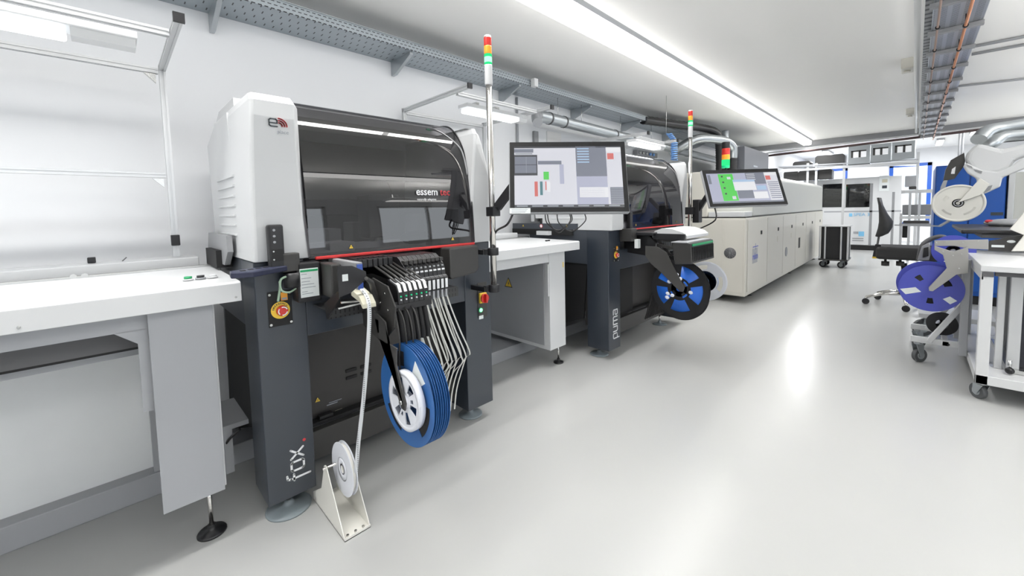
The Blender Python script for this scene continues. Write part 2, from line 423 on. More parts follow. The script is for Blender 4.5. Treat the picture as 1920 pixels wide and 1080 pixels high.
# ceiling lamp rows: continuous LED strip luminaires, each with its own light
LY = 1.83 * KC
def lamp_row(x0, x1, y, label, e, n, sp=2.7):
    t = thing('linear_ceiling_lamp', label, 'lamp', ((x0 + x1) / 2, y, CEIL))
    MB().poly('x', [(y - 0.09, CEIL), (y + 0.09, CEIL), (y + 0.075, CEIL - 0.025), (y - 0.075, CEIL - 0.025)], x0, x1).build('housing', 'lgrey', t)
    MB().poly('x', [(y - 0.073, CEIL - 0.025), (y + 0.073, CEIL - 0.025), (y + 0.07, CEIL - 0.085), (y + 0.055, CEIL - 0.1), (y - 0.055, CEIL - 0.1), (y - 0.07, CEIL - 0.085)], x0 + 0.01, x1 - 0.01).build('diffuser', 'lamp', t)
    L = (x1 - x0) / n
    for i in range(n):
        area('lamp_light', (x0 + L * (i + 0.5), y, CEIL - 0.11), (0, 0, -1), L * 0.98, 0.12, e, (1, 0.985, 0.96), sp)
    return t
lamp_row(-3.0, 11.66 * KC, LY, 'long white strip lamp running along the ceiling above the machines', 26, 6, 2.1)
lamp_row(-3.0, 4.6, -0.95, 'ceiling strip lamp over the aisle to the right of the overhead tray', 12, 4, 2.0)
PZ = 1.95
for i, (x, y, up) in enumerate(((-2.2, -0.6, 130), (0.8, -1.5, 150), (3.3, -1.5, 150), (5.8, -1.9, 150), (8.3, -2.3, 150), (10.4, -2.6, 120))):     # unseen pendants added to brighten the ceiling and aisle, shining down and up
    t = thing('added_pendant_lamp', 'added white pendant strip lamp out of view, brightening the ceiling', 'lamp', (x, y, PZ), 'added pendant lamps out of view')
    MB().box(x - 0.7, x + 0.7, y - 0.1, y + 0.1, PZ - 0.02, PZ + 0.04).build('housing', 'white', t, 0.004)
    MB().box(x - 0.68, x + 0.68, y - 0.08, y + 0.08, PZ - 0.028, PZ - 0.02).box(x - 0.68, x + 0.68, y - 0.08, y + 0.08, PZ + 0.04, PZ + 0.045).build('diffuser', 'lamp', t)
    for a in (-0.6, 0.6): MB().cyl((x + a, y, PZ + 0.04), (x + a, y, CEIL), 0.003, 6).build('wire', 'steel', t)
    area('lamp_light', (x, y, PZ - 0.035), (0, 0, -1), 1.36, 0.16, 12, (1, 0.985, 0.96), 2.0)
    area('lamp_light', (x, y, PZ + 0.055), (0, 0, 1), 1.36, 0.16, up * 0.4, (1, 0.985, 0.96))
for x, y in ((11.9, 1.9), (13.6, -0.9), (15.4, -0.4), (15.4, 1.9), (11.9, -1.2)):
    t = thing('far_ceiling_lamp', 'short bright ceiling lamp beyond the grey beam at the far end', 'lamp', (x, y, FC), 'short lamps beyond the beam')
    MB().box(x - 0.6, x + 0.6, y - 0.07, y + 0.07, FC - 0.05, FC).build('housing', 'lgrey', t)
    MB().box(x - 0.58, x + 0.58, y - 0.06, y + 0.06, FC - 0.07, FC - 0.05).build('diffuser', 'lamp', t)
    area('lamp_light', (x, y, FC - 0.08), (0, 0, -1), 1.16, 0.12, 75)

# ------------------------------------------------------------------ cable tray on the left wall
ty0, ty1, tz = 2.46, WL - 0.004, 2.31
t = thing('cable_tray', 'long slotted zinc cable tray bracketed high on the left wall', 'cable tray', (4, 2.6, tz))
MB().box(-2.5, 10.5, ty0, ty1, tz, tz + 0.004).build('tray_bottom', 'tray', t)
MB().box(-2.5, 10.5, ty0 - 0.004, ty0, tz, tz + 0.052).build('tray_side', 'trayside', t)
MB().box(-2.5, 10.5, ty0 - 0.012, ty0 + 0.004, tz + 0.052, tz + 0.056).build('tray_lip', 'zinc', t)
for bx in (0.44, 1.52, 2.6, 3.7, 4.8, 6.0, 7.2):
    MB().poly('x', [(ty1, tz - 0.001), (ty0 + 0.02, tz - 0.001), (ty0 + 0.02, tz - 0.018), (ty1 - 0.05, tz - 0.10), (ty1, tz - 0.10)], bx, bx + 0.022).build('tray_bracket', 'zinc', t)
tag(MB().box(2.72, 2.77, 2.405, 2.455, 2.30, 2.372).build('sensor_box', 'white', bevel=0.005), 'small white box fixed at the lip of the left wall cable tray', 'sensor')

# ------------------------------------------------------------------ services crossing the room on the right
ty0, ty1, tz = -0.30 * KC, -0.05 * KC, zc(2.5)
XT = 11.6 * KC
t = thing('overhead_cable_tray', 'grey slotted cable tray hanging under the ceiling above the aisle', 'cable tray', (6, -0.15, tz))
MB().box(2.6, XT, ty0, ty1, tz, tz + 0.004).build('tray_bottom', 'traycross', t)
MB().box(2.6, XT, ty0 - 0.004, ty0, tz, tz + 0.05).box(2.6, XT, ty1, ty1 + 0.004, tz, tz + 0.05).build('tray_side', 'zinc', t)
x = 3.38
while x < XT - 0.1:
    MB().box(x, x + 0.04, ty0 - 0.01, ty1 + 0.02, tz - 0.026, tz - 0.002).cyl((x + 0.02, ty0 + 0.03, tz), (x + 0.02, ty0 + 0.03, CEIL), 0.004, 6).build('tray_hanger', 'mgrey', t); x += 0.54
MB().box(2.6, XT, -0.040, -0.006, tz + 0.02, tz + 0.055).build('strut_rail', slotted('strut rail', (0.28, 0.28, 0.27), 0.08, 0.2, 0.4, 0.5, axes=('X', 'Z')), t)
for nm, y, z, r, m, lab in (('copper_pipe', -0.21, 2.42, 0.007, 'copper', 'copper pipe clipped under the overhead tray, nearer its right edge'),
                            ('copper_pipe', -0.075, 2.45, 0.0055, 'copperdull', 'thin dull copper pipe under the left edge of the overhead tray'),
                            ('white_conduit', 0.03, 2.60, 0.018, 'white', 'white plastic conduit running beside the overhead cable tray')):
    y *= KC; z = zc(z)
    p = thing(nm, lab, 'pipe', (6, y, z))
    MB().cyl((2.6, y, z), (XT, y, z), r, 12).build('pipe', m, p)
    x = 3.72
    while x < XT - 0.2 and r < 0.01:
        MB().cyl((x, y, z), (x + 0.018, y, z), r + 0.006, 12).cyl((x + 0.009, y, z), (x + 0.009, y, tz), 0.003, 6).build('pipe_clip', 'black', p); x += 0.54
for i, (u, v, lab) in enumerate(((1706, 131, 'cream junction box beside the white conduit, nearer one'), (1712, 216, 'cream junction box beside the white conduit, farther one'))):
    c = at(u, v, 2, zc(2.60)); b = MB().box(c.x - 0.11, c.x + 0.11, 0.05, 0.13, CEIL - 0.09, CEIL)
    b.cyl((c.x, 0.09, CEIL - 0.09), (c.x, 0.09, CEIL - 0.105), 0.025)
    tag(b.build('junction_box', 'cream', bevel=0.006), lab, 'junction box')
for i, (v0, v1, lab) in enumerate(((88, 69, 'nearest of three grey pipes crossing the ceiling toward the right'), (102, 84, 'middle of three grey pipes crossing the ceiling toward the right'), (162, 148, 'farthest of three grey pipes crossing the ceiling toward the right'))):
    a = at(1822 if i < 2 else 1793, v0, 2, CEIL - 0.014); b = at(1920, v1, 2, CEIL - 0.014); d = (b - a)
    tag(MB().cyl(a, a + d * 3, 0.012, 10).build('ceiling_conduit', 'lgrey'), lab, 'pipe')
tag(MB().cyl((11.6 * KC, 2.7 * KC, zc(2.42)), (11.6 * KC, -2.5, zc(2.58)), 0.022, 10).build('lagged_pipe', 'brown'), 'dark brown pipe crossing the room under the far beam', 'pipe')
tag(MB().cyl((11.7 * KC, 2.7 * KC, zc(2.50)), (11.7 * KC, -2.5, zc(2.62)), 0.012, 10).build('pale_pipe', 'white'), 'white pipe crossing the room just above the dark brown pipe', 'pipe')

# ------------------------------------------------------------------ shared small parts
def foot(parent, x, y, z1, r, m='foot', rs=0.009):
    f = MB().lathe((x, y, 0), [(r * 0.02, 0), (r, 0), (r, 0.005), (r * 0.92, 0.010), (r * 0.3, 0.015), (rs * 1.7, 0.030), (rs * 1.7, 0.034), (0.001, 0.034)]).build('foot', m, parent)
    MB().cyl((x, y, 0.03), (x, y, z1), rs, 12).build('stem', 'chrome', f)
    return f


def warn(parent, c, s, n='front', m='yellow'):
    """yellow warning triangle sticker with a black bolt"""
    tri = [(-s, -s * 0.8), (s, -s * 0.8), (0, s)]
    k = MB()
    e = 0.0012
    def P(a, b, h): return (c[0] + a, c[1] - h, c[2] + b) if n == 'front' else (c[0] - h, c[1] - a, c[2] + b)
    def tr(q, h0, h1): k.loft([[P(a * q, b * q - (1 - q) * s * 0.08, h0) for a, b in tri], [P(a * q, b * q - (1 - q) * s * 0.08, h1) for a, b in tri]])
    k.m = 1; tr(1.0, 0.0002, e); k.m = 0; tr(0.8, e, e + 0.0004)
    k.m = 1; k.loft([[P(a * s, b * s, h) for a, b in ((0.05, 0.4), (-0.18, -0.15), (0.0, -0.1), (-0.08, -0.6), (0.18, 0.02), (0.02, 0.0))] for h in (e + 0.0004, e + 0.0008)])
    return k.build('warning_label', [m, 'ink'], parent)


def stack_light(parent, x, y, z, r, segs):
    for zz0, zz1, m, nm in segs:
        MB().lathe((x, y, z), [(0.001, zz0), (r, zz0), (r * 1.02, zz0 + 0.004), (r * 1.02, zz1 - 0.004), (r, zz1), (0.001, zz1)], n=20).build(nm, m, parent)


def monitor(name, label, TL, TR, BR, BL, ui):
    TL, TR, BR, BL = map(Vector, (TL, TR, BR, BL))
    c = (TL + TR + BR + BL) / 4; X = ((TR - TL) + (BR - BL)).normalized(); U = ((TL - BL) + (TR - BR)); U = (U - X * U.dot(X)).normalized(); N = X.cross(U)
    w_ = ((TR - TL).length + (BR - BL).length) / 2; h = ((TL - BL).length + (TR - BR).length) / 2
    t = thing(name, label, 'monitor'); t.matrix_world = Matrix(((X.x, U.x, N.x, c.x), (X.y, U.y, N.y, c.y), (X.z, U.z, N.z, c.z), (0, 0, 0, 1)))
    MB().box(-w_ / 2, w_ / 2, -h / 2, h / 2, -0.035, -0.004).build('housing', 'lgrey', t, 0.006, True)
    MB().box(-w_ / 2 + 0.004, w_ / 2 - 0.004, -h / 2 + 0.006, h / 2 - 0.002, -0.004, 0.0).build('bezel', 'blackm', t, 0.0, True)
    MB().box(-0.06, 0.06, -0.06, 0.06, -0.05, -0.035).build('mount_plate', 'black', t, 0.0, True)
    bx = w_ * 0.045; sw, sh = w_ - 2 * bx, h - 2 * bx * 1.02
    mats = ['s_bg', 's_light', 's_white', 's_dark', 's_mid', 's_green', 's_red', 's_blue', 's_line', 's_teal']
    k = MB(); k.box(-sw / 2, sw / 2, -sh / 2, sh / 2, 0.0002, 0.0006)
    for i, (m, a, b, cc, d, lv) in enumerate(ui):       # a,b,c,d in 0..1 with origin at top left
        k.m = mats.index(m); k.box(-sw / 2 + a * sw, -sw / 2 + b * sw, sh / 2 - d * sh, sh / 2 - cc * sh, 0.0006, 0.0008 + lv * 0.0003)
    k.build('screen', mats, t, 0.0, True)
    return t, c, X, U, N, w_, h


# ------------------------------------------------------------------ placement machines
def frange(n): return [i / n for i in range(n)]
VIS = [(1.682, 1.036), (1.689, 1.193), (1.704, 1.351), (1.73, 1.483), (1.768, 1.573), (1.832, 1.647), (1.905, 1.688), (2.05, 1.705)]


def machine(x0, x1, yf, label, feet):
    """pick-and-place machine between x0 and x1 whose front face lies at yf"""
    d = yf - 1.726
    t = thing('placement_machine', label, 'machine', ((x0 + x1) / 2, yf + 0.4, 0))
    cw = 0.175; lx = x1 - 0.195
    # frame
    MB().box(x0, x0 + cw, yf, yf + 0.20, 0.075, 1.03).build('left_column', 'slate', t, 0.004)
    MB().box(lx, x1 - 0.01, yf, yf + 0.17, 0.085, 1.03).build('right_column', 'slate', t, 0.004)
    MB().box(x0 + cw, lx, yf + 0.002, yf + 0.06, 0.712, 0.87).build('cross_beam', 'slate', t, 0.003)
    MB().poly('x', [(yf + 0.195, 1.03), (yf + 0.82, 1.05), (yf + 0.82, 0.755), (yf + 0.195, 0.755)], x0 + 0.004, x0 + 0.03).build('side_sheet', 'slatelit', t, 0.002)
    MB().poly('x', [(yf + 0.205, 0.752), (yf + 0.70, 0.752), (yf + 0.76, 0.10), (yf + 0.25, 0.30)], x0 + 0.012, x0 + 0.035).build('side_cover', 'blackm', t)
    MB().box(x0 + 0.03, x1 - 0.04, yf + 0.82, yf + 0.85, 0.30, 1.05).build('rear_sheet', 'slate', t)
    MB().box(x1 - 0.04, x1 - 0.015, yf + 0.17, yf + 0.84, 0.12, 1.03).build('right_side_sheet', 'slate', t)
    p = MB().box(x0 + 0.03, x1 - 0.04, yf + 0.21, yf + 0.24, 0.24, 0.90).build('lower_panel', 'panelblack', t)
    for i in range(2):
        for j in range(2):
            cx = x0 + 0.40 + i * 0.075; cz = 0.43 - j * 0.035
            MB().box(cx, cx + 0.055, yf + 0.203, yf + 0.2105, cz, cz + 0.016).build('vent_slot', 'blackm', p, 0.003)
    MB().box(x0 + cw, lx, yf + 0.12, yf + 0.16, 0.115, 0.245).build('base_rail', 'char', t, 0.002)
    MB().box(x0 + cw, lx, yf + 0.16, yf + 0.21, 0.245, 0.262).build('base_ledge', 'blackm', t, 0.002)
    MB().box(x0 + 0.03, x1 - 0.03, yf + 0.10, yf + 0.85, 0.965, 1.02).build('deck', 'char', t)
    for fx, fy, r in feet: foot(t, fx, fy, 0.09, r)
    # head
    def tower(nm, a0, a1, b1, side):
        R = []
        for z, yfr, i0, i1 in ((1.032, 1.698, a0, b1), (1.20, 1.690, a0 + .001, b1 - (b1 - a1) * .45), (1.40, 1.672, a0 + .003, b1 - (b1 - a1) * .8), (1.56, 1.652, a0 + .006, a1), (1.615, 1.652, a0 + .008, a1), (1.642, 1.67, a0 + .014, a1 - .006), (1.652, 1.72, a0 + .02, a1 - .012)):
            y = yfr + d; c = 0.028
            if side > 0:
                k_ = max(0, (z - 1.42) / 0.23) * 0.10; i1 = i1 - k_
            R.append([(i0, y + .70, z), (i0, y + 0.012, z), (i0 + 0.004, y + 0.004, z), (i0 + 0.012, y, z), (i1 - c, y + (0.0 if side < 0 else 0.01), z), (i1, y + (0.055 if side < 0 else 0.03), z), (i1, y + .70, z)])
        return MB().loft(R).build(nm, 'shell', t, 0.006)
    tl = tower('left_tower', x0 - 0.002, x0 + 0.176, x0 + 0.213, -1)
    tower('right_tower', x1 - 0.165, x1 - 0.02, x1 + 0.005, 1)
    for i in range(7):                                   # louvre ribs on the side of the tower
        z = 1.375 - i * 0.04
        MB().poly('y', [(x0 + 0.004, z), (x0 - 0.007, z - 0.004), (x0 - 0.007, z - 0.010), (x0 + 0.004, z - 0.012)], yf + 0.22, yf + 0.56).build('vent_rib', 'shell', tl)
    MB().poly('x', [(yf + 0.20, 1.04), (yf + 0.235, 1.062), (yf + 0.30, 1.13), (yf + 0.75, 1.13), (yf + 0.80, 1.56), (yf + 0.6, 1.62), (yf + 0.30, 1.635)], x0 + 0.003, x0 + 0.03).build('rear_side', 'shell', t)
    MB().poly('x', [(yf + 0.30, 1.70), (yf + 0.62, 1.70), (yf + 0.83, 1.60), (yf + 0.83, 1.10), (yf + 0.79, 1.10), (yf + 0.79, 1.58), (yf + 0.6, 1.66), (yf + 0.30, 1.66)], x0 + 0.03, x1 - 0.03).build('rear_cover', 'shell', t)
    MB().box(x0 + 0.03, x1 - 0.03, yf + 0.70, yf + 0.72, 1.03, 1.62).build('inner_back', 'panelblack', t)
    MB().box(x0 + 0.21, x1 - 0.17, yf + 0.05, yf + 0.70, 1.02, 1.03).build('inner_floor', 'mgrey', t)
    g = MB().box(x0 + 0.21, x1 - 0.17, yf + 0.33, yf + 0.42, 1.20, 1.28).build('gantry_beam', 'char', t, 0.004)
    MB().box(x0 + 0.58, x0 + 0.80, yf + 0.46, yf + 0.60, 1.03, 1.16).build('inner_box', 'mgrey', t, 0.006)
    MB().box(x0 + 0.24, x0 + 0.50, yf + 0.42, yf + 0.60, 1.03, 1.13).build('white_tray', 'white', t, 0.006)
    MB().box(x0 + 0.24, x1 - 0.2, yf + 0.66, yf + 0.685, 1.21, 1.225).build('guide_strip', 'alu', t)
    MB().box(x0 + 0.64, x0 + 0.67, yf + 0.30, yf + 0.33, 1.03, 1.20).build('guide_post', 'white', t)
    MB().box(x0 + 0.55, x0 + 0.72, yf + 0.20, yf + 0.33, 1.08, 1.30).build('placement_head', 'char', g, 0.006)
    MB().box(x0 + 0.22, x0 + 0.44, yf + 0.12, yf + 0.28, 1.031, 1.075).build('conveyor_rail', 'white', t, 0.003)
    MB().box(x0 + 0.44, x1 - 0.2, yf + 0.20, yf + 0.24, 1.031, 1.065).build('conveyor_rail', 'alu', t, 0.003)
    MB().box(x1 - 0.37, x1 - 0.19, yf + 0.04, yf + 0.10, 1.031, 1.22).build('inner_bracket', 'dgrey', t, 0.004)
    MB().sphere((x1 - 0.42, yf + 0.10, 1.075), (0.10, 0.05, 0.035)).build('camera_cover', 'black', t)
    # visor
    pr = [(y + d, z) for y, z in VIS]; v = MB(); va, vb = x0 + 0.185, x1 - 0.157
    sp = smooth_path([(0, a, b) for a, b in pr], 5)
    v.loft([[(va, p_.y, p_.z) for p_ in sp], [(vb, p_.y, p_.z) for p_ in sp]], closed=False, smooth=True)
    vis = v.build('visor', 'visor', t)
    MB().tube([(vb, p_.y - 0.002, p_.z + 0.002) for p_ in sp], 0.004, 6).build('visor_edge', 'black', vis)
    MB().box(va + 0.02, vb, yf - 0.052, yf - 0.036, 1.024, 1.036).build('visor_lip', 'red', vis, 0.003)
    h = [(vb - 0.17, 1.86, 1.645), (vb - 0.10, 1.835, 1.635), (vb - 0.03, 1.77, 1.56), (vb - 0.015, 1.74, 1.49), (vb - 0.012, 1.72, 1.40)]
    MB().tube(smooth_path([(a, b + d - 0.012, c) for a, b, c in h]), 0.0045, 8).build('visor_handle', 'mgrey', vis)
    MB().sphere((vb - 0.15, 1.845 + d, 1.644), (0.022, 0.006, 0.006)).build('green_lamp', 'lgreend', vis)
    for wx in (x0 + 0.35, x1 - 0.30): warn(vis, (wx, 1.681 + d, 1.065), 0.011)
    return t, vis


fox, vis = machine(0.36, 1.54, 1.726, 'large near placement machine with pale shell towers and blue reels hanging in front', [(0.445, 1.79, 0.085), (1.44, 1.83, 0.07), (0.45, 2.45, 0.07), (1.44, 2.45, 0.07)])
# lettering on the near machine
Y = 1.7255
fm = lambda a, b, h: (0.446 + a, Y - h, 0.155 + b)
L = [[(0.043, 0.002), (0.05, -0.002)]]
def vert_text(o, s, lets, parent, y, m='inkwhite', wd=0.0065, nm='name_lettering'):
    """rounded lettering that reads upwards on a front face; lets = polylines in (along, across)"""
    return strokes([[(-q * s, p * s) for p, q in path] for path in lets], wd, lambda a, b, h: (o[0] + a, y - h, o[1] + b)).build(nm, m, parent)
# f, o, x : 'along' goes up the column, 'across' to the left
foxL = [[(0.0, -0.35), (0.1, -0.35), (0.15, -0.25), (0.15, 0.75), (0.2, 0.95), (0.45, 1.0)][1:] if False else [(0.12, -0.35), (0.12, 0.8), (0.2, 1.0), (0.42, 1.02)], [(0.0, 0.62), (0.40, 0.62)],
        [(0.62, 0.08), (0.70, 0.0), (1.12, 0.0), (1.20, 0.08), (1.20, 0.66), (1.12, 0.74), (0.70, 0.74), (0.62, 0.66), (0.62, 0.08)],
        [(1.42, 0.0), (2.02, 0.74)], [(1.42, 0.74), (2.02, 0.0)]]
vert_text((0.492, 0.142), 0.062, foxL, fox, Y, wd=0.0075)
MB().cyl((0.498, Y, 0.292), (0.498, Y - 0.0015, 0.292), 0.006, 14).build('red_dot', 'inkred', fox)
# logo on the tower: square e, red arcs, small word
ly = 1.6515
strokes([[(0.0, 0.012), (0.026, 0.012), (0.026, 0.022), (0.022, 0.026), (0.004, 0.026), (0, 0.022), (0, 0.004), (0.004, 0), (0.026, 0)]], 0.004, lambda a, b, h: (0.422 + a, ly - h - 0.0005, 1.527 + b)).build('logo_letter', 'ink', fox)
strokes([arc(0, 0, 0.011, 0, 90), arc(0, 0, 0.019, 0, 90), arc(0, 0, 0.027, 0, 90)], 0.0045, lambda a, b, h: (0.453 + a, ly - h - 0.0005, 1.530 + b)).build('logo_arcs', 'inkred', fox)
text('place', 0.019, (0.446, ly - 0.001, 1.503), fox, 'inkgrey')
text('essem', 0.050, (1.040, 1.690, 1.288), vis, 'inkwhite', bold=0.0006)
text('tec', 0.050, (1.178, 1.690, 1.288), vis, 'inkred')
text('naturally adaptive', 0.0155, (1.043, 1.687, 1.262), vis, 'inkwhite')
# scanner tower with buttons on the left column and the dark control shelf
k = thing('scanner_post', 'black upright button strip in front of the left shell tower', 'control strip', (0.425, 1.665, 1.04))
MB().box(0.398, 0.450, 1.655, 1.690, 1.00, 1.170).build('strip', 'black', k, 0.008)
for i, z in enumerate((1.150, 1.128, 1.106)):
    MB().cyl((0.417, 1.655, z), (0.417, 1.652, z), 0.0045, 10).build('button', 'lgrey', k)
MB().box(0.405, 0.442, 1.651, 1.6545, 1.035, 1.080).build('socket_plate', 'blackm', k)
for z in (1.042, 1.072): MB().cyl((0.411, 1.651, z), (0.411, 1.648, z), 0.003, 8).build('screw', 'steel', k)
k = thing('control_shelf', 'dark navy hand rest reaching from the near machine over the conveyor end', 'shelf', (0.35, 1.62, 1.0))
MB().poly('z', [(0.268, 1.605), (0.325, 1.575), (0.455, 1.655), (0.47, 1.72), (0.42, 1.724), (0.275, 1.66)], 0.995, 1.016).build('rest', mat('navy coat', (0.022, 0.026, 0.055), 0.4), k, 0.004)
MB().box(0.44, 0.50, 1.655, 1.722, 0.99, 1.06).build('bracket', 'char', k, 0.004)
MB().cyl((0.474, 1.672, 0.93), (0.474, 1.672, 0.985), 0.030, 24).build('rotary_mount', 'black', k)
MB().tube(smooth_path([(0.455, 1.66, 0.975), (0.43, 1.655, 0.965), (0.425, 1.655, 0.93), (0.418, 1.66, 0.885)]), 0.0045, 6).tube(smooth_path([(0.425, 1.655, 0.96), (0.43, 1.65, 0.925), (0.455, 1.65, 0.915), (0.48, 1.655, 0.925)]), 0.0035, 6).build('green_wires', mat('pale green wire', (0.35, 0.48, 0.36), 0.4), k)
for i in range(5): MB().box(0.30 + i * 0.026, 0.315 + i * 0.026, 1.615 + i * 0.014, 1.635 + i * 0.014, 1.016, 1.0175).build('slot', 'blackm', k)


def estop(parent, x, z, y, s=1.0):
    p = MB().box(x - 0.042 * s, x + 0.042 * s, y - 0.004, y, z - 0.062 * s, z + 0.075 * s).build('emergency_panel', 'blackm', parent, 0.004)
    MB().cyl((x, y - 0.004, z), (x, y - 0.007, z), 0.033 * s, 32).build('yellow_disc', 'yellow', p)
    MB().cyl((x + .004, y - 0.007, z - .002), (x + .004, y - 0.016, z - .002), 0.0205 * s, 28).cyl((x + .004, y - 0.016, z - .002), (x + .004, y - 0.022, z - .002), 0.0205 * s, 28, 0.017 * s).build('stop_button', 'redb', p)
    wr = MB()
    for a in (20, 140, 260):
        for (q, b) in zip(arc(0, 0, 0.0155 * s, a, a + 85, 6), arc(0, 0, 0.0155 * s, a, a + 85, 6)[1:]):
            wr.bar((x + .004 + q[0], y - 0.0232, z - .002 + q[1]), (x + .004 + b[0], y - 0.0232, z - .002 + b[1]), 0.004 * s, 0.001, up=(0, 1, 0))
    wr.build('arrow_ring', 'inkwhite', p)
    for i, ch in enumerate('EMERGENCY'):
        a = math.radians(168 - i * 16.5); r = 0.0235 * s
        text(ch, 0.0085 * s, (x + r * math.cos(a), y - 0.0075, z + r * math.sin(a)), p, 'ink', spin=a - PI / 2, align='CENTER', name='disc_lettering', bold=0.0003)
    MB().box(x + 0.004, x + 0.027, y - 0.006, y - 0.004, z + 0.036, z + 0.068).build('orange_label', 'orange', p)
    MB().box(x + 0.007, x + 0.024, y - 0.0068, y - 0.006, z + 0.039, z + 0.047).build('label_text', 'inkgrey', p)
    for a, b in ((-1, -1), (1, -1), (-1, 1), (1, 1)):
        MB().cyl((x + a * 0.035 * s, y - 0.004, z + (0.064 if b > 0 else -0.052) * s), (x + a * 0.035 * s, y - 0.008, z + (0.064 if b > 0 else -0.052) * s), 0.0048 * s, 12).build('screw', 'steel', p)
    return p
estop(fox, 0.440, 0.838, 1.726)
# paper in its black pocket
b = MB().box(0.487, 0.573, 1.655, 1.725, 0.865, 1.020).build('label_pocket', 'black', fox, 0.006)
pp = MB().box(0.4955, 0.5625, 1.652, 1.655, 0.885, 0.996).build('inspection_sheet', 'paper', b)
k = MB(); k.m = 0; k.box(0.497, 0.561, 1.651, 1.652, 0.984, 0.992)
k.m = 1
for i, (z, l_) in enumerate(((0.974, .02), (0.958, .035), (0.945, .03), (0.934, .045), (0.922, .05), (0.906, .02), (0.898, .04))): k.box(0.500, 0.500 + l_, 1.6512, 1.652, z, z + 0.0022)
k.build('sheet_print', ['green', 'inkgrey'], pp)
# right hand black box, main switch
MB().poly('y', [(1.16, 1.025), (1.345, 1.025), (1.345, 0.905), (1.325, 0.885), (1.17, 0.87), (1.16, 0.88)], 1.60, 1.75).build('side_box', 'char', fox, 0.01)
s = MB().box(1.432, 1.50, 1.722, 1.7262, 0.60, 0.80).build('switch_panel', 'char', fox, 0.003)
MB().box(1.437, 1.487, 1.706, 1.722, 0.684, 0.742).build('switch_base', 'yellow', s, 0.004)
k = MB().cyl((1.464, 1.706, 0.712), (1.464, 1.694, 0.712), 0.026, 24).build('main_switch', 'redb', s)
MB().box(1.458, 1.470, 1.678, 1.694, 0.688, 0.738).build('switch_grip', 'redb', k, 0.004)
MB().cyl((1.447, 1.722, 0.645), (1.447, 1.716, 0.645), 0.015, 20).build('lamp_ring', 'green', s)
MB().cyl((1.447, 1.716, 0.645), (1.447, 1.713, 0.645), 0.0105, 20).build('green_lamp', 'lgreenw', s)
MB().box(1.436, 1.468, 1.7205, 1.722, 0.592, 0.612).build('type_label', 'paper', s)
MB().box(1.462, 1.484, 1.7205, 1.722, 0.752, 0.768).build('white_label', 'paper', s)
warn(s, (1.438, 1.7215, 0.778), 0.012)
warn(fox, (0.625, 1.934, 0.345), 0.014)
MB().box(0.665, 0.715, 1.9345, 1.936, 0.300, 0.304).box(0.675, 0.735, 1.9345, 1.936, 0.309, 0.312).build('faint_print', 'inkgrey', fox)
MB().box(0.70, 0.735, 1.934, 1.9345, 0.25, 0.263).build('yellow_label', 'tapeyellow', fox)
MB().box(0.62, 0.68, 1.90, 1.93, 0.262, 0.275).build('cable_plug', 'black', fox)

# stack-light poles
def pole(x, y, z0, label, sc=1.0, zt=2.105):
    t = thing('signal_pole', label, 'signal light', (x, y, z0))
    MB().cyl((x, y, z0), (x, y, zt - 0.235), 0.0165, 20).build('pole', 'chrome', t)
    stack_light(t, x, y, zt, 0.020, [(-0.243, -0.140, 'shell', 'white_tube'), (-0.140, -0.128, 'lgreen', 'green_light'), (-0.128, -0.100, 'lgreenw', 'green_light'), (-0.100, -0.085, 'lgreen', 'green_light'), (-0.085, -0.044, 'lorange', 'amber_light'), (-0.044, 0.0, 'lred', 'red_light')])
    MB().lathe((x, y, zt), [(0.001, 0), (0.018, 0), (0.018, 0.009), (0.001, 0.012)], n=16).build('cap', 'shell', t)
    return t
p1 = pole(1.446, 1.60, 0.77, 'tall chrome pole with red, amber and lit green light at the near machine')
for z in (0.985, 0.785):
    c = MB().cyl((1.446, 1.60, z - 0.02), (1.446, 1.60, z + 0.02), 0.030, 20).box(1.395, 1.44, 1.605, 1.63, z - 0.015, z + 0.015).box(1.385, 1.41, 1.61, 1.724, z - 0.014, z + 0.012).build('clamp', 'black', p1, 0.002)
p1b = MB().box(1.42, 1.475, 1.565, 1.62, 1.175, 1.225).build('monitor_clamp', 'black', p1, 0.003)
# monitor 1
ui1 = [('s_light', 0, .60, 0, .97, 0), ('s_dark', 0, 1, 0, .025, 1), ('s_mid', 0, .18, .04, .10, 2), ('s_line', .01, .17, .11, .13, 2), ('s_dark', 0, .215, .14, .48, 2), ('s_mid', .005, .205, .17, .30, 3), ('s_mid', .005, .205, .31, .44, 3), ('s_line', .11, .114, .17, .44, 4),
       ('s_mid', .22, .44, .24, .30, 1), ('s_bg', .42, .46, .30, .62, 1), ('s_green', .27, .32, .42, .55, 2), ('s_red', .185, .215, .58, .82, 2), ('s_teal', .235, .26, .58, .80, 2), ('s_red', .285, .295, .58, .72, 2), ('s_white', .30, .33, .58, .75, 2),
       ('s_mid', .575, .86, .0, .50, 1), ('s_bg', .575, .86, .5, .97, 1), ('s_white', .86, 1, .02, .10, 2), ('s_red', .87, .93, .12, .22, 3), ('s_light', .86, 1, .10, .97, 1), ('s_white', .60, .86, .68, .84, 3), ('s_dark', 0, 1, .955, 1, 2), ('s_mid', .88, 1, .68, .95, 2)]
for i in range(6): ui1.append(('s_blue', .59, .70, .03 + i * .045, .05 + i * .045, 3))
for i in range(7): ui1.append(('s_line', .885, .995, .70 + i * .036, .705 + i * .036, 3)); ui1.append(('s_line', .02 + i * .14, .12 + i * .14, .965, .985, 3))
for i in range(5): ui1.append(('s_bg', .61, .83, .705 + i * .028, .71 + i * .028, 4))
D1, D2 = 2.06, 1.98
m1, mc, MX, MU, MN, mw, mh = monitor('touch_monitor', 'near touch monitor showing a pale layout with small green and red bars', atd(952, 266, D1), atd(1170, 265, D1), atd(1184, 398, D2), atd(957, 400, D2), ui1)
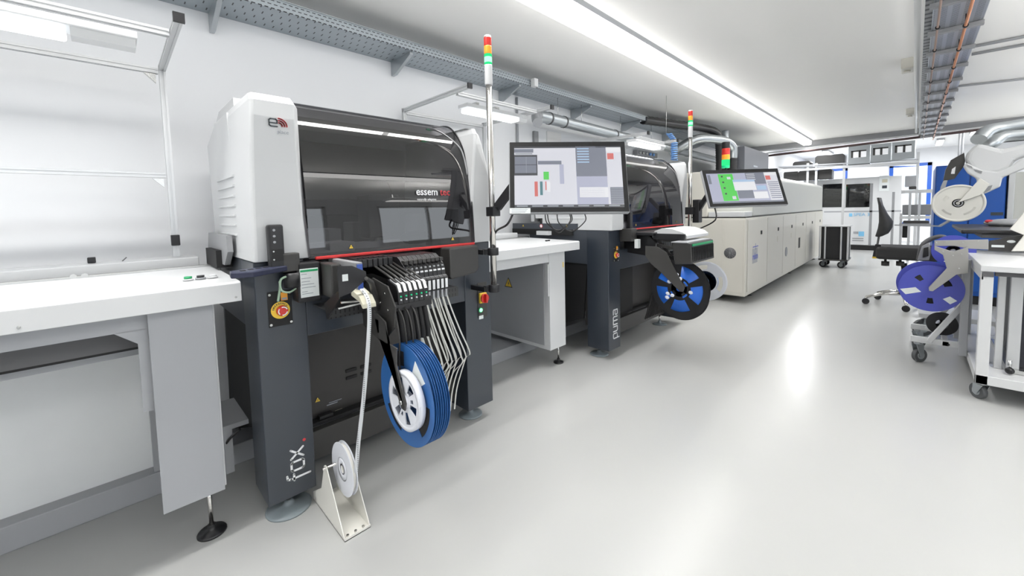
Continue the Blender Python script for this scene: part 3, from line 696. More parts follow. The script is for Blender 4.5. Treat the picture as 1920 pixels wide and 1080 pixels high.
MB().box(-mw / 2 + 0.002, -mw / 2 + 0.105, -mh / 2 - 0.002, -mh / 2 + 0.026, 0.0002, 0.0012).build('service_label', 'paper', m1, 0, True)
for i in range(3): MB().box(-mw / 2 + 0.012, -mw / 2 + 0.092 - i * 0.006, -mh / 2 + 0.018 - i * 0.0075, -mh / 2 + 0.0205 - i * 0.0075, 0.0012, 0.0014).build('label_print', 'inkgrey', m1, 0, True)
arm = MB(); back = mc - MN * 0.05
A0 = Vector((1.446, 1.60, 1.20)); A1 = mc - MX * mw * 0.46 - MN * 0.075 - MU * 0.02
arm.bar(A0 + Vector((0.02, -0.02, 0.02)), A1, 0.03, 0.045).bar(A1, back, 0.03, 0.04).build('monitor_arm', 'black', p1, 0.003)
for i, (a, b, c, dd) in enumerate(((-0.10, 0.02, -0.07, 0.06), (-0.05, 0.05, -0.05, 0.08), (-0.09, 0.05, -0.03, 0.05))):
    q0 = mc + MX * a - MU * mh / 2 - MN * 0.03; q1 = mc + MX * (b + 0.05) - MU * mh / 2 - MN * 0.03
    q0, q1 = mc + MX * a * mw * 2 - MU * mh * .49 - MN * .03, mc + MX * (a + dd * 1.9) * mw * 1.3 - MU * mh * .49 - MN * .03
    MB().tube(smooth_path([q0, q0 - MU * 0.05 + MX * 0.01, (q0 + q1) / 2 - MU * (0.085 + 0.006 * i), q1 - MU * 0.04, q1]), 0.003, 6).build('cable', 'black', p1)
MB().tube(smooth_path([mc - MX * mw * .47 - MU * mh * .48 - MN * .04, mc - MX * mw * .52 - MU * mh * .62 - MN * .05, Vector((1.455, 1.585, 1.09)), Vector((1.43, 1.59, 1.0)), Vector((1.42, 1.62, 0.98))]), 0.0055, 8).build('cable', 'black', p1)

# ------------------------------------------------------------------ feeders of the near machine
def feeder(x, label, group, w_=0.0205):
    t = thing('tape_feeder', label, 'feeder', (x, 1.6, 0.9), group)
    MB().poly('x', [(1.90, 1.02), (1.56, 1.015), (1.535, 1.0), (1.505, 0.975), (1.493, 0.955), (1.49, 0.925), (1.47, 0.915), (1.47, 0.86), (1.54, 0.855), (1.56, 0.90), (1.90, 0.93)], x - w_ / 2, x + w_ / 2).build('body', 'black', t, 0.0015)
    MB().box(x - w_ * .42, x + w_ * .42, 1.502, 1.53, 0.985, 1.0).build('cap', 'char', t, 0.001)
    MB().box(x - w_ * .38, x + w_ * .30, 1.488, 1.4925, 0.945, 0.952).build('button', 'inkwhite', t, 0.0005)
    MB().box(x - w_ * .2, x + w_ * .2, 1.494, 1.500, 0.962, 0.968).build('indicator', 'lgrey', t)
    MB().box(x - w_ * .46, x + w_ * .46, 1.480, 1.4895, 0.917, 0.923).build('edge_strip', 'mgrey', t)
    MB().box(x - w_ * .30, x + w_ * .28, 1.4675, 1.4700, 0.868, 0.908).build('label_plate', 'inkwhite', t)
    MB().box(x - w_ * .2, x + w_ * .25, 1.472, 1.49, 0.825, 0.86).build('tape_guide', 'lgrey', t)
    return t
f0 = None
fl = 'black tape feeder with white label plate in the right block of nine'
for i in range(9):
    x = 0.865 + i * 0.0222
    if f0 is None: f0 = feeder(x, fl, 'right block feeders of the near machine')
    else:
        c = copy_tree(f0); c.location.x = x
def slim(x):
    t = thing('extended_feeder', 'extended black feeder with slanted white label and hanging hose at the near machine', 'feeder', (x, 1.45, 0.9), 'extended feeders of the near machine')
    MB().tube([(x - 0.005, 1.62, 1.0), (x - 0.003, 1.45, 0.955), (x, 1.40, 0.935)], 0.005, 8).build('rod', 'char', t)
    MB().poly('x', [(1.45, 0.945), (1.385, 0.925), (1.372, 0.90), (1.37, 0.855), (1.385, 0.85), (1.45, 0.875)], x - 0.011, x + 0.011).build('body', 'black', t, 0.002)
    MB().poly('x', [(1.440, 0.9425), (1.3855, 0.9265), (1.3735, 0.9015), (1.371, 0.9015), (1.384, 0.9295), (1.440, 0.9455)], x - 0.006, x + 0.006).build('label_plate', 'inkwhite', t)
    for z in (0.872, 0.885): MB().cyl((x, 1.3705, z), (x, 1.367, z), 0.0033, 8).build('button', 'inkwhite' if z < 0.88 else 'lgreend', t)
    MB().tube(smooth_path([(x, 1.40, 0.855), (x + 0.002, 1.385, 0.80), (x + 0.004, 1.375, 0.74), (x + 0.005, 1.375, 0.705)]), 0.0105, 10).build('tape_hose', 'blackm', t)
    return t
s0 = None
for i in range(6):
    x = 0.760 + i * 0.0225
    if s0 is None: s0 = slim(x)
    else:
        c = copy_tree(s0); c.location.x = x
def flat(x):
    t = thing('flat_feeder', 'flat dark feeder lying under the red lip at the near machine', 'feeder', (x, 1.65, 1.0), 'flat feeders under the red lip')
    MB().box(x - 0.010, x + 0.010, 1.56, 1.80, 0.985, 1.018).build('body', 'black', t, 0.003)
    MB().box(x - 0.008, x + 0.008, 1.60, 1.66, 1.018, 1.022).build('top_cover', 'black', t, 0.001)
    return t
s0 = None
for i in range(7):
    x = 0.69 + i * 0.0225
    if s0 is None: s0 = flat(x)
    else:
        c = copy_tree(s0); c.location.x = x
# paper tapes leaving the feeders
def paper_tape(x, k, lean):
    pts = [(x, 1.478, 0.84), (x + 0.012 * lean, 1.47, 0.78), (x + 0.045 * lean, 1.455, 0.66), (x + 0.085 * lean, 1.45, 0.545), (x + 0.105 * lean, 1.47 + 0.02 * k, 0.50), (x + 0.088 * lean, 1.52, 0.44), (x + 0.078 * lean, 1.55, 0.34), (x + 0.07 * lean, 1.56, 0.24)]
    o = MB().ribbon(smooth_path(pts, 6), (0.0075, 0, 0), 0.001).build('paper_tape', 'tape')
    return tag(o, 'pale used carrier tape hanging from the right feeder block of the near machine', 'tape', 'used tapes hanging from the right feeder block')
for i in range(9): paper_tape(0.868 + i * 0.0222, (i % 3), 0.8 + 0.05 * i)
for i in range(6): paper_tape(0.880 + i * 0.030, (i % 2) * 1.5, 0.55 + 0.07 * i).location.y += 0.014

# perforated rails under the feeders
MB().box(0.563, 0.74, 1.575, 1.582, 0.800, 0.838).box(0.563, 0.74, 1.582, 1.73, 0.832, 0.838).build('perforated_rail', 'perf', fox)
MB().box(1.06, 1.185, 1.575, 1.582, 0.79, 0.835).box(1.06, 1.185, 1.582, 1.73, 0.829, 0.835).build('perforated_rail', 'perf', fox)

# reel carrier arms
k = thing('reel_carrier', 'black angled bracket and arm that carries the blue reels of the near machine', 'bracket', (0.715, 1.45, 0.7))
MB().poly('x', [(1.62, 0.90), (1.50, 0.95), (1.38, 0.93), (1.33, 0.86), (1.34, 0.78), (1.44, 0.70), (1.60, 0.74)], 0.712, 0.718).build('side_plate', 'char', k, 0.001)
MB().poly('x', [(1.46, 0.83), (1.37, 0.80), (1.355, 0.72), (1.35, 0.66), (1.30, 0.545), (1.275, 0.505), (1.25, 0.503), (1.243, 0.53), (1.30, 0.66), (1.29, 0.72), (1.42, 0.73)], 0.690, 0.696).build('arm', mat('worn grey arm', (0.07, 0.068, 0.066), 0.4, 0.3), k, 0.0015)
MB().box(0.718, 0.90, 1.375, 1.385, 0.83, 0.865).build('cross_plate', 'black', k)
for i in range(4):
    x = 0.722 + i * 0.028
    MB().tube(smooth_path([(x, 1.42, 0.86), (x, 1.35, 0.82), (x, 1.325, 0.74), (x + 0.002, 1.335, 0.66), (x + 0.004, 1.335, 0.6)]), 0.0035, 6).build('guide_wire', 'char', k)
for a, b in ((1.40, 0.90), (1.44, 0.86), (1.38, 0.84), (1.46, 0.78), (1.42, 0.75)): MB().cyl((0.712, a, b), (0.708, a, b), 0.004, 8).build('bolt', 'steel', k)
MB().cyl((0.686, 1.275, 0.526), (0.85, 1.275, 0.526), 0.008, 12).build('axle', 'steel', k)
MB().box(0.690, 0.718, 1.42, 1.45, 0.75, 0.80).build('spacer', 'char', k)

# reels: axis along the line of machines
def reel(name, label, cat, c, R, rh, wdt, m, mh, wins, group=None, tape=None, tilt=0, rt=None):
    t = thing(name, label, cat, c, group)
    W = [(R * a, R * b, math.radians(p), math.radians(q)) for a, b, p, q in wins]
    MB().flange(rh * 0.35, R, W, -wdt / 2, 0.0015).build('flange', m, t, 0, True)
    MB().flange(rh * 0.35, R, W, wdt / 2 - 0.0015, 0.0015).build('flange', m, t, 0, True)
    h = MB(); h.lathe((0, 0, 0), [(rh * 0.34, -wdt / 2), (rh, -wdt / 2), (rh, wdt / 2), (rh * 0.34, wdt / 2), (rh * 0.34, -wdt / 2)], 'x', 36); h.build('hub', mh, t, 0, True)
    if tape:
        q = (rt or 0.8) * R
        MB().lathe((0, 0, 0), [(rh, -wdt / 2 + 0.002), (q, -wdt / 2 + 0.002), (q, wdt / 2 - 0.002), (rh, wdt / 2 - 0.002)], 'x', 48).build('wound_tape', tape, t, 0, True)
    t.rotation_euler = (tilt, 0, 0)
    return t
W3 = [(0.56, 0.86, 48, 92), (0.56, 0.86, 182, 232), (0.56, 0.86, 285, 330)]
b1 = reel('blue_reel', 'blue component reel with a white label, front one of the four hanging together', 'reel', (0.741, 1.322, 0.525), 0.19, 0.105, 0.012, 'blue', 'blued', W3, None, 'blackm', 0, 0.93)
MB().poly('x', [(-0.057, 0.100), (-0.080, 0.148), (-0.140, 0.083), (-0.099, 0.057)], -0.0072, -0.0062).build('reel_label', 'paper', b1, 0, True)
for i in range(3):
    c = copy_tree(b1); c.location = (0.741 + 0.0185 * (i + 1), 1.322, 0.525); c.rotation_euler = (0.6 * i, 0, 0); c['label'] = ('blue component reel just behind the front one of the hanging four', 'blue component reel, third from the front of the hanging four', 'rearmost blue component reel of the hanging four')[i]
# white spoked reel hub in front
k = thing('spoked_reel', 'small white spoked reel mounted in front of the near blue reel', 'reel', (0.713, 1.275, 0.528))
R = 0.108
MB().flange(0.02, R, [(R * .38, R * .78, math.radians(a), math.radians(a + 24)) for a in range(0, 360, 60)] + [(R * .42, R * .60, math.radians(a + 40), math.radians(a + 56)) for a in range(0, 360, 120)], -0.011, 0.004, 72).build('flange', 'reelwhite', k, 0, True)
MB().lathe((0, 0, 0), [(R * .86, -0.012), (R * 1.0, -0.012), (R * 1.0, 0.012), (R * .86, 0.012), (R * .86, -0.012)], 'x', 48).build('rim', 'reelwhite', k, 0, True)
MB().lathe((0, 0, 0), [(0.008, -0.016), (0.03, -0.016), (0.03, 0.012), (0.008, 0.012)], 'x', 32).build('hub', 'reelwhite', k, 0, True)

# left guard, blue label feeder and the long white tape
k = thing('label_feeder', 'black guard and feeder with blue label at the left end of the feeder bank', 'feeder', (0.62, 1.5, 0.9))
MB().poly('y', [(0.548, 1.022), (0.600, 1.017), (0.650, 0.990), (0.652, 0.962), (0.590, 0.920), (0.548, 0.91)], 1.418, 1.424).build('guard', 'black', k, 0.001)
MB().box(0.562, 0.582, 1.4155, 1.418, 0.966, 0.990).build('small_label', 'paper', k)
MB().box(0.628, 0.655, 1.455, 1.72, 0.905, 1.022).build('body', 'mgrey', k, 0.003)
MB().box(0.578, 0.618, 1.56, 1.72, 0.88, 1.012).build('feeder_box', 'char', k, 0.006)
MB().box(0.632, 0.653, 1.452, 1.455, 0.975, 1.015).box(0.634, 0.653, 1.452, 1.455, 0.91, 0.945).build('blue_label', mat('blue label', (0.04, 0.10, 0.42), 0.4), k)
MB().tube([(0.595, 1.30, 0.985), (0.66, 1.40, 0.95), (0.70, 1.45, 0.87), (0.72, 1.46, 0.83)], [0.006, 0.010, 0.012, 0.012], 10).build('grey_bar', 'char', k)
MB().poly('x', [(1.47, 0.925), (1.40, 0.905), (1.375, 0.88), (1.372, 0.865), (1.378, 0.864), (1.40, 0.885), (1.47, 0.90)], 0.612, 0.662).build('tape_chute', 'tapeyellow', k, 0.002)
MB().bar((0.555, 1.45, 0.865), (0.64, 1.44, 0.872), 0.006, 0.006).bar((0.565, 1.45, 0.885), (0.64, 1.45, 0.878), 0.006, 0.006).build('guide_bar', 'steel', k)
MB().poly('x', [(1.60, 0.86), (1.45, 0.93), (1.45, 0.90), (1.58, 0.80)], 0.560, 0.565).build('side_bracket', 'black', k)
tp = [(0.640, 1.44, 0.925), (0.637, 1.395, 0.905), (0.634, 1.372, 0.872), (0.632, 1.374, 0.80), (0.626, 1.390, 0.68), (0.615, 1.413, 0.52), (0.600, 1.437, 0.36), (0.592, 1.446, 0.27), (0.588, 1.452, 0.22)]
o = MB().ribbon(smooth_path(tp, 6), (0.0135, -0.004, 0), 0.0008).build('component_tape', 'tapeholes')
tag(o, 'long pale sprocket tape running from the floor spool up to the feeder', 'tape')
# spool stand on the floor
k = thing('spool_stand', 'pale folded sheet metal stand on the floor holding the white spool', 'stand', (0.58, 1.58, 0))
tri = [(1.44, 0.0), (1.762, 0.0), (1.762, 0.035), (1.66, 0.10), (1.615, 0.215), (1.60, 0.222), (1.588, 0.215)]
for x in (0.532, 0.628): MB().poly('x', tri, x, x + 0.003).build('side_plate', 'offwhite', k)
MB().box(0.532, 0.631, 1.44, 1.762, 0.0, 0.003).box(0.532, 0.631, 1.44, 1.443, 0.0, 0.012).build('base_plate', 'offwhite', k)
for x in (0.55, 0.58, 0.61): MB().cyl((x, 1.458, 0.003), (x, 1.458, 0.008), 0.005, 10).build('screw', 'steel', k)
MB().cyl((0.520, 1.60, 0.210), (0.640, 1.60, 0.210), 0.005, 10).build('axle', 'chrome', k)
sp = reel('tape_spool', 'white tape spool resting in the floor stand beside the near machine column', 'reel', (0.582, 1.54, 0.214), 0.102, 0.045, 0.018, 'reelwhite', 'reelwhite', [(0.2, 0.42, 0, 360)], None, 'offwhite', 0, 0.9)

# ------------------------------------------------------------------ conveyors
def conveyor(x0, x1, yf, zt, zb, label):
    t = thing('conveyor', label, 'conveyor', ((x0 + x1) / 2, yf + 0.4, 0))
    MB().poly('x', [(yf, zb), (yf, zt - 0.006), (yf + 0.008, zt), (yf + 0.56, zt + 0.010), (yf + 0.56, zb + 0.01), (yf + 0.02, zb)], x0, x1).build('top_cover', 'white', t, 0.002)
    r = MB().box(x0, x1 + 0.03, yf + 0.565, yf + 0.60, zt - 0.02, zt + 0.018).build('belt_rail', 'steel', t, 0.002)
    MB().box(x0, x1 + 0.03, yf + 0.60, yf + 0.64, zt - 0.02, zt - 0.005).build('belt', 'blackm', t)
    MB().box(x0, x1 - 0.04, yf + 0.64, yf + 0.80, zt - 0.03, zt + 0.052).build('rear_cover', 'white', t, 0.004)
    return t, r
c1, rail = conveyor(-1.3, 0.318, 1.726, 0.968, 0.896, 'near white conveyor in front of the wall, left of the near machine')
MB().box(-1.3, 0.24, 1.80, 1.83, 0.835, 0.896).build('frame_rail', 'lgrey', c1)
MB().poly('y', [(-0.05, 0.836), (0.062, 0.836), (0.062, 0.555), (0.035, 0.555), (0.035, 0.79), (-0.02, 0.836)], 1.80, 1.812).build('gusset', 'lgrey', c1)
MB().box(0.062, 0.236, 1.775, 1.785, 0.194, 0.896).build('leg_panel', 'lgrey', c1, 0.001)
MB().box(0.19, 0.243, 1.79, 1.84, 0.20, 0.896).build('leg_post', 'white', c1, 0.002)
MB().box(0.062, 0.10, 2.30, 2.36, 0.10, 0.93).build('leg_post', 'lgrey', c1, 0.002)
MB().box(-1.3, 0.062, 1.90, 2.30, 0.757, 0.87).build('under_pan', 'dgrey', c1)
MB().box(-1.3, 0.062, 1.905, 2.30, 0.748, 0.757).build('pan_lip', 'blackm', c1)
MB().box(-1.3, 0.062, 1.96, 2.00, 0.715, 0.746).build('rear_rail', 'lgrey', c1)
MB().box(-1.3, 0.062, 2.36, 2.38, 0.10, 0.74).build('back_panel', mat('glossy white sheet', (0.86, 0.88, 0.89), 0.18, coat=0.6), c1)
foot(c1, 0.197, 1.86, 0.20, 0.047, 'black', 0.0075)
for u, m in ((0.185, 'green'), (0.222, 'black'), (0.258, 'white')):
    b = MB().cyl((u, 1.885, 0.973), (u, 1.885, 0.978), 0.0165, 20).build('button_ring', 'white' if m != 'black' else 'lgrey', c1)
    MB().cyl((u, 1.885, 0.978), (u, 1.885, 0.986), 0.012, 20).build('button', m, b)
for u, z in ((0.300, 0.912), (-0.20, 0.912)): MB().cyl((u, 1.726, z), (u, 1.722, z), 0.004, 10).build('screw', 'steel', c1)
for x in (-0.12, -0.09): MB().cyl((x, 2.290, 0.985), (x, 2.287, 0.985), 0.010, 16).build('roller', 'steel', rail)
MB().box(-0.085, -0.06, 2.45, 2.475, 1.02, 1.045).build('sensor', 'black', c1, 0.003)
MB().bar((0.02, 2.44, 1.02), (0.035, 2.44, 1.036), 0.004, 0.004).build('pin', 'dgrey', c1)
# transfer throat between conveyor and machine
k = MB().poly('x', [(1.98, 1.125), (2.40, 1.13), (2.44, 1.06), (2.42, 1.0), (2.05, 1.0), (1.97, 1.06)], 0.325, 0.345).build('transfer_plate', 'mgrey', fox)
MB().box(0.305, 0.36, 2.10, 2.36, 0.985, 1.06).build('transfer_opening', 'blackm', fox)
# near machine extras: cable behind the leg
tag(MB().tube(smooth_path([(0.33, 2.0, 0.30), (0.29, 2.05, 0.24), (0.28, 2.1, 0.16), (0.26, 2.12, 0.09), (0.22, 2.14, 0.03), (0.17, 2.16, 0.012), (0.10, 2.16, 0.012)]), 0.0055, 8).build('floor_cable', 'black'), 'black cable hanging down behind the near conveyor leg to the floor', 'cable')
tag(MB().box(0.28, 0.40, 2.05, 2.35, 0.29, 0.31).box(0.28, 0.31, 2.05, 2.35, 0.10, 0.29).build('valve_bracket', 'lgrey'), 'pale bracket low behind the near machine side cover', 'bracket')

# middle conveyor
c2, rail = conveyor(1.58, 2.59, 1.85, 0.955, 0.888, 'middle white conveyor between the two dark placement machines')
MB().box(1.58, 2.46, 1.905, 1.935, 0.815, 0.888).build('frame_rail', 'white', c2)
MB().box(2.274, 2.462, 1.90, 2.66, 0.145, 0.888).build('leg_cabinet', 'white', c2, 0.003)
p = MB().box(2.268, 2.274, 1.955, 2.64, 0.175, 0.80).build('side_panel', 'lgrey', c2, 0.001)
MB().box(2.262, 2.274, 1.905, 1.93, 0.56, 0.80).build('gusset', 'white', c2)
warn(p, (2.267, 2.33, 0.615), 0.045, 'left')
foot(c2, 2.428, 1.95, 0.15, 0.040, 'black', 0.007); foot(c2, 2.42, 2.62, 0.15, 0.040, 'black', 0.007)
for u in (2.40, 2.43): MB().cyl((u, 2.03, 0.958), (u, 2.03, 0.968), 0.010, 14).build('button', 'black', c2)
MB().box(2.435, 2.445, 1.8995, 1.901, 0.76, 0.80).build('yellow_label', 'yellow', c2)
# inlet of the second machine seen above the middle conveyor
# ------------------------------------------------------------------ second placement machine
pu, pvis = machine(2.71, 4.16, 1.667, 'second dark placement machine with black and white reels, behind the middle conveyor', [(2.80, 1.815, 0.075), (3.95, 1.83, 0.07)])
Yp = 1.6665
puL = []
def lets(o, paths): return [[(p + o, q) for p, q in path] for path in paths]
puL += lets(0.0, [[(-0.0, -0.35), (0.0, 0.70), (0.08, 0.78), (0.42, 0.78), (0.50, 0.70), (0.50, 0.10), (0.42, 0.02), (0.0, 0.02)]])
puL += lets(0.72, [[(0, 0.78), (0, 0.10), (0.08, 0.0), (0.50, 0.0), (0.50, 0.78)]])
puL += lets(1.44, [[(0, 0), (0, 0.78), (0.72, 0.78), (0.80, 0.70), (0.80, 0)], [(0.4, 0.78), (0.4, 0)]])
puL += lets(2.46, [[(0.02, 0.78), (0.42, 0.78), (0.50, 0.70), (0.50, 0), (0.08, 0), (0, 0.08), (0, 0.36), (0.08, 0.44), (0.50, 0.44)]])
vert_text((2.835, 0.165), 0.078, puL, pu, Yp, wd=0.009)
p = estop(pu, 2.815, 0.835, 1.667, 0.85)
MB().box(2.70, 2.712, 1.95, 2.70, 1.035, 1.085).build('inlet_beam', 'slatelit', pu)
MB().box(2.695, 2.712, 2.0, 2.70, 0.985, 1.035).build('inlet_opening', 'blackm', pu)
MB().box(2.655, 2.712, 2.22, 2.36, 0.985, 1.02).build('inlet_rail', 'white', pu)
warn(pu, (2.6995, 2.56, 1.065), 0.013, 'left'); warn(pu, (2.6995, 2.06, 1.065), 0.013, 'left')
MB().cyl((2.70, 2.34, 1.062), (2.698, 2.34, 1.062), 0.017, 20).build('round_label', 'inkred', pu)
MB().cyl((2.698, 2.34, 1.062), (2.697, 2.34, 1.062), 0.013, 20).build('round_label', 'inkwhite', pu)
MB().box(2.93, 2.97, 1.60, 1.63, 1.04, 1.17).build('button_strip', 'black', pu, 0.004)
MB().box(2.95, 3.45, 1.42, 1.60, 0.985, 1.01).build('front_shelf', 'black', pu, 0.006)
MB().box(2.87, 2.96, 1.56, 1.665, 0.94, 1.04).build('scanner_block', 'char', pu, 0.004)
MB().box(2.92, 2.96, 1.53, 1.56, 0.885, 0.955).build('hanging_tag', 'paper', pu)
MB().box(3.02, 3.40, 1.835, 1.8399, 0.16, 0.66).build('inner_door', 'blackm', pu, 0.003)
MB().box(3.30, 3.38, 1.83, 1.835, 0.22, 0.25).build('door_label', 'paper', pu)
MB().cyl((2.86, 1.667, 1.10), (2.86, 1.664, 1.10), 0.016, 16).build('round_label', 'inkred', pu)
fd = None
for i in range(14):
    x = 3.02 + i * 0.03
    if fd is None:
        fd = thing('rear_feeder', 'black feeder bank slice of the second placement machine', 'feeder', (x, 1.55, 0.85), 'feeders of the second machine')
        MB().poly('x', [(1.70, 0.985), (1.48, 0.98), (1.43, 0.93), (1.43, 0.86), (1.50, 0.82), (1.70, 0.84)], x - 0.0135, x + 0.0135).build('body', 'black', fd, 0.002)
        MB().box(x - 0.006, x + 0.006, 1.426, 1.43, 0.875, 0.92).build('label_plate', 'mgrey', fd)
        MB().tube(smooth_path([(x, 1.46, 0.83), (x, 1.44, 0.70), (x + 0.01, 1.47, 0.5), (x, 1.52, 0.3)]), 0.006, 6).build('tape_hose', 'blackm', fd)
    else:
        c = copy_tree(fd); c.location.x = x
# pole, monitor
p2 = pole(3.925, 1.52, 0.97, 'chrome signal pole with lit green light at the second machine', zt=2.10)
MB().box(3.88, 3.96, 1.48, 1.55, 1.13, 1.20).build('clamp', 'black', p2, 0.003)
MB().box(3.93, 4.02, 1.44, 1.50, 1.05, 1.27).build('bracket', 'black', p2, 0.006)
ui2 = [('s_dark', 0, 1, 0, .02, 1), ('s_mid', .01, .05, .06, .36, 1), ('s_green', .16, .37, .04, .93, 1), ('s_blue', .35, .66, .24, .60, 3), ('s_white', .352, .658, .32, .60, 4), ('s_mid', .55, .82, .02, .40, 2), ('s_mid', .38, .60, .60, .86, 2), ('s_bg', .60, .82, .40, .90, 2),
       ('s_white', .60, .80, .66, .88, 4), ('s_white', .82, 1, .02, .12, 2), ('s_red', .83, .90, .13, .27, 3), ('s_light', .82, 1, .12, .95, 1), ('s_mid', 0, 1, .95, 1, 2), ('s_light', .28, .33, .14, .22, 3), ('s_light', .29, .34, .78, .88, 3), ('s_blue', .67, .80, .46, .60, 3)]
for i in range(4): ui2.append(('s_dark', .20, .225, .10 + i * .19, .15 + i * .19, 3)); ui2.append(('s_light', .56, .68, .06 + i * .06, .08 + i * .06, 3))
for i in range(9): ui2.append(('s_mid', .84, .99, .34 + i * .065, .365 + i * .065, 3))
E1, E2 = 3.72, 3.60
m2, nc, NX, NU, NN, nw, nh = monitor('touch_monitor', 'far touch monitor showing a bright green board picture', atd(1321, 320, E1), atd(1464, 315, E1 + 0.06), atd(1473, 384, E2 + 0.06), atd(1326, 388, E2), ui2)
MB().bar((3.96, 1.46, 1.16), nc - NX * nw * .4 - NN * 0.06, 0.03, 0.04).bar(nc - NX * nw * .4 - NN * 0.06, nc - NN * 0.05, 0.03, 0.04).build('monitor_arm', 'black', p2)
MB().tube(smooth_path([nc - NX * nw * .42 - NU * nh * .45 - NN * .03, nc - NX * nw * .45 - NU * nh * .8 - NN * .03, Vector((3.98, 1.47, 0.98)), Vector((3.95, 1.5, 0.95))]), 0.006, 6).build('cable', 'black', p2)
# printed label roll and black waste box of the second machine
k = thing('label_printer', 'white roll cover and black crate with green strip at the second machine', 'feeder unit', (3.4, 1.25, 0.8))
MB().poly('x', [(1.46, 0.98)] + [(1.34 + 0.12 * math.cos(math.radians(a)), 0.98 + 0.085 * math.sin(math.radians(a))) for a in range(15, 181, 15)][::-1][:0] + [(1.46, 0.985), (1.44, 1.02), (1.38, 1.04), (1.30, 1.035), (1.22, 1.01), (1.19, 0.985), (1.19, 0.965), (1.46, 0.965)], 3.02, 3.46).build('white_cover', 'white', k)
MB().box(2.99, 3.02, 1.20, 1.44, 0.955, 1.00).build('cover_edge', 'black', k)
zt_, zb2 = at(1297, 456, 1, 1.10).z, at(1303, 493, 1, 1.10).z
bx = MB().poly('x', [(1.235, zt_), (1.10, zt_), (1.09, zb2), (1.215, zb2 - 0.01)], 2.86, 3.30).build('black_crate', 'char', k, 0.006)
MB().box(2.855, 3.305, 1.12, 1.24, zt_, zt_ + 0.006).build('white_lid', 'lgrey', k)
MB().box(2.88, 3.28, 1.093, 1.10, zt_ - 0.022, zt_ - 0.008).build('green_strip', 'green', k)
for i in range(14): MB().box(2.875 + i * 0.03, 2.883 + i * 0.03, 1.087, 1.10, zb2 + 0.015, zt_ - 0.03).build('crate_rib', 'blackm', k)
MB().bar((2.95, 1.22, zt_ - 0.05), (3.05, 1.46, zt_ - 0.04), 0.02, 0.02).build('crate_bracket', 'char', k)
# arm bracket
k = thing('reel_carrier', 'grey angled bracket and long arm carrying the black reels of the second machine', 'bracket', (2.98, 1.4, 0.7))
AL = mat('worn grey arm light', (0.085, 0.082, 0.08), 0.4, 0.3)
MB().poly('x', [(1.50, 0.90), (1.40, 0.90), (1.33, 0.86), (1.19, 0.60), (1.20, 0.57), (1.225, 0.57), (1.37, 0.70), (1.45, 0.76), (1.50, 0.82)], 2.980, 2.988).build('arm', AL, k, 0.002)
MB().bar((3.05, 1.43, 0.955), (3.05, 1.22, 0.935), 0.01, 0.02).bar((3.05, 1.43, 0.955), (3.05, 1.33, 0.83), 0.01, 0.025).bar((3.05, 1.33, 0.83), (3.05, 1.22, 0.87), 0.01, 0.02).bar((3.05, 1.22, 0.87), (3.05, 1.22, 0.94), 0.01, 0.02).build('frame_bracket', AL, k, 0.001)
for i in range(5): MB().box(3.0 + i * 0.022, 3.012 + i * 0.022, 1.365 - i * 0.02, 1.38 - i * 0.02, 0.84 - i * 0.035, 0.86 - i * 0.035).build('white_clip', 'inkwhite', k)
MB().cyl((2.99, 1.205, 0.585), (3.16, 1.205, 0.585), 0.01, 12).build('axle', 'steel', k)
# reels of the second machine
R0 = 0.218
W6 = [(0.40, 0.80, a, a + 50) for a in (12, 84, 156, 228, 300)] + [(0.18, 0.34, a, a + 36) for a in (20, 110, 200, 290)]
k = reel('black_reel', 'large black spoked reel with blue tape showing, front one at the second machine', 'reel', (3.00, 1.235, 0.588), R0, 0.06, 0.022, 'black', 'black', W6, None, 'brightblue', 0.2, 0.82)
for i, (a, r) in enumerate(((70, .5), (85, .36), (20, .40), (-40, .45), (-52, .55), (180, .4), (60, .62), (-60, .35))):
    MB().sphere((-0.010, R0 * r * math.cos(math.radians(a)), R0 * r * math.sin(math.radians(a))), (0.004, 0.018, 0.014), 8).build('clear_clip', 'reelwhite', k, 0, True)
k = reel('black_reel', 'second black reel hanging lower behind the spoked one at the second machine', 'reel', (3.10, 1.262, 0.530), 0.205, 0.06, 0.022, 'black', 'black', [(0.80, 0.88, 225, 315)], None, 'lgrey', 0, 0.86)
k = reel('white_reel', 'large white reel hanging at the right end of the second machine', 'reel', (3.62, 1.262, 0.556), 0.168, 0.09, 0.03, 'reelwhite', 'blued', [(0.60, 0.84, 20, 80), (0.60, 0.84, 140, 200), (0.60, 0.84, 260, 320)], None, mat('pale blue tape', (0.32, 0.42, 0.62), 0.5), 0.3, 0.58)

# ------------------------------------------------------------------ reflow oven
x0, x1, yf = 5.40, 11.1, 1.43
t = thing('reflow_oven', 'very long cream oven cabinet with curved lid behind the second machine', 'machine', (8, 1.9, 0))
MB().box(x0, x1, yf, 2.28, 0.09, 1.055).build('base_cabinet', 'cream', t, 0.012)
MB().poly('x', [(yf + 0.015, 1.066), (yf + 0.015, 1.555), (yf + 0.03, 1.585), (yf + 0.19, 1.655), (yf + 0.6, 1.68), (2.27, 1.66), (2.27, 1.066)], x0 + 0.35, x1).build('lid', 'creamd', t, 0.012)
MB().box(x0 + 0.02, x0 + 0.34, yf + 0.45, 2.26, 1.066, 1.65).build('inlet_tower', 'cream', t, 0.01)
MB().box(x0 + 0.03, x0 + 0.34, yf + 0.02, yf + 0.44, 1.066, 1.13).build('inlet_shelf', 'white', t, 0.004)
MB().box(x0 + 0.002, x1, yf + 0.004, 2.27, 1.055, 1.066).build('seam', 'char', t)
n = 6; Ld = (x1 - x0 - 0.12) / n
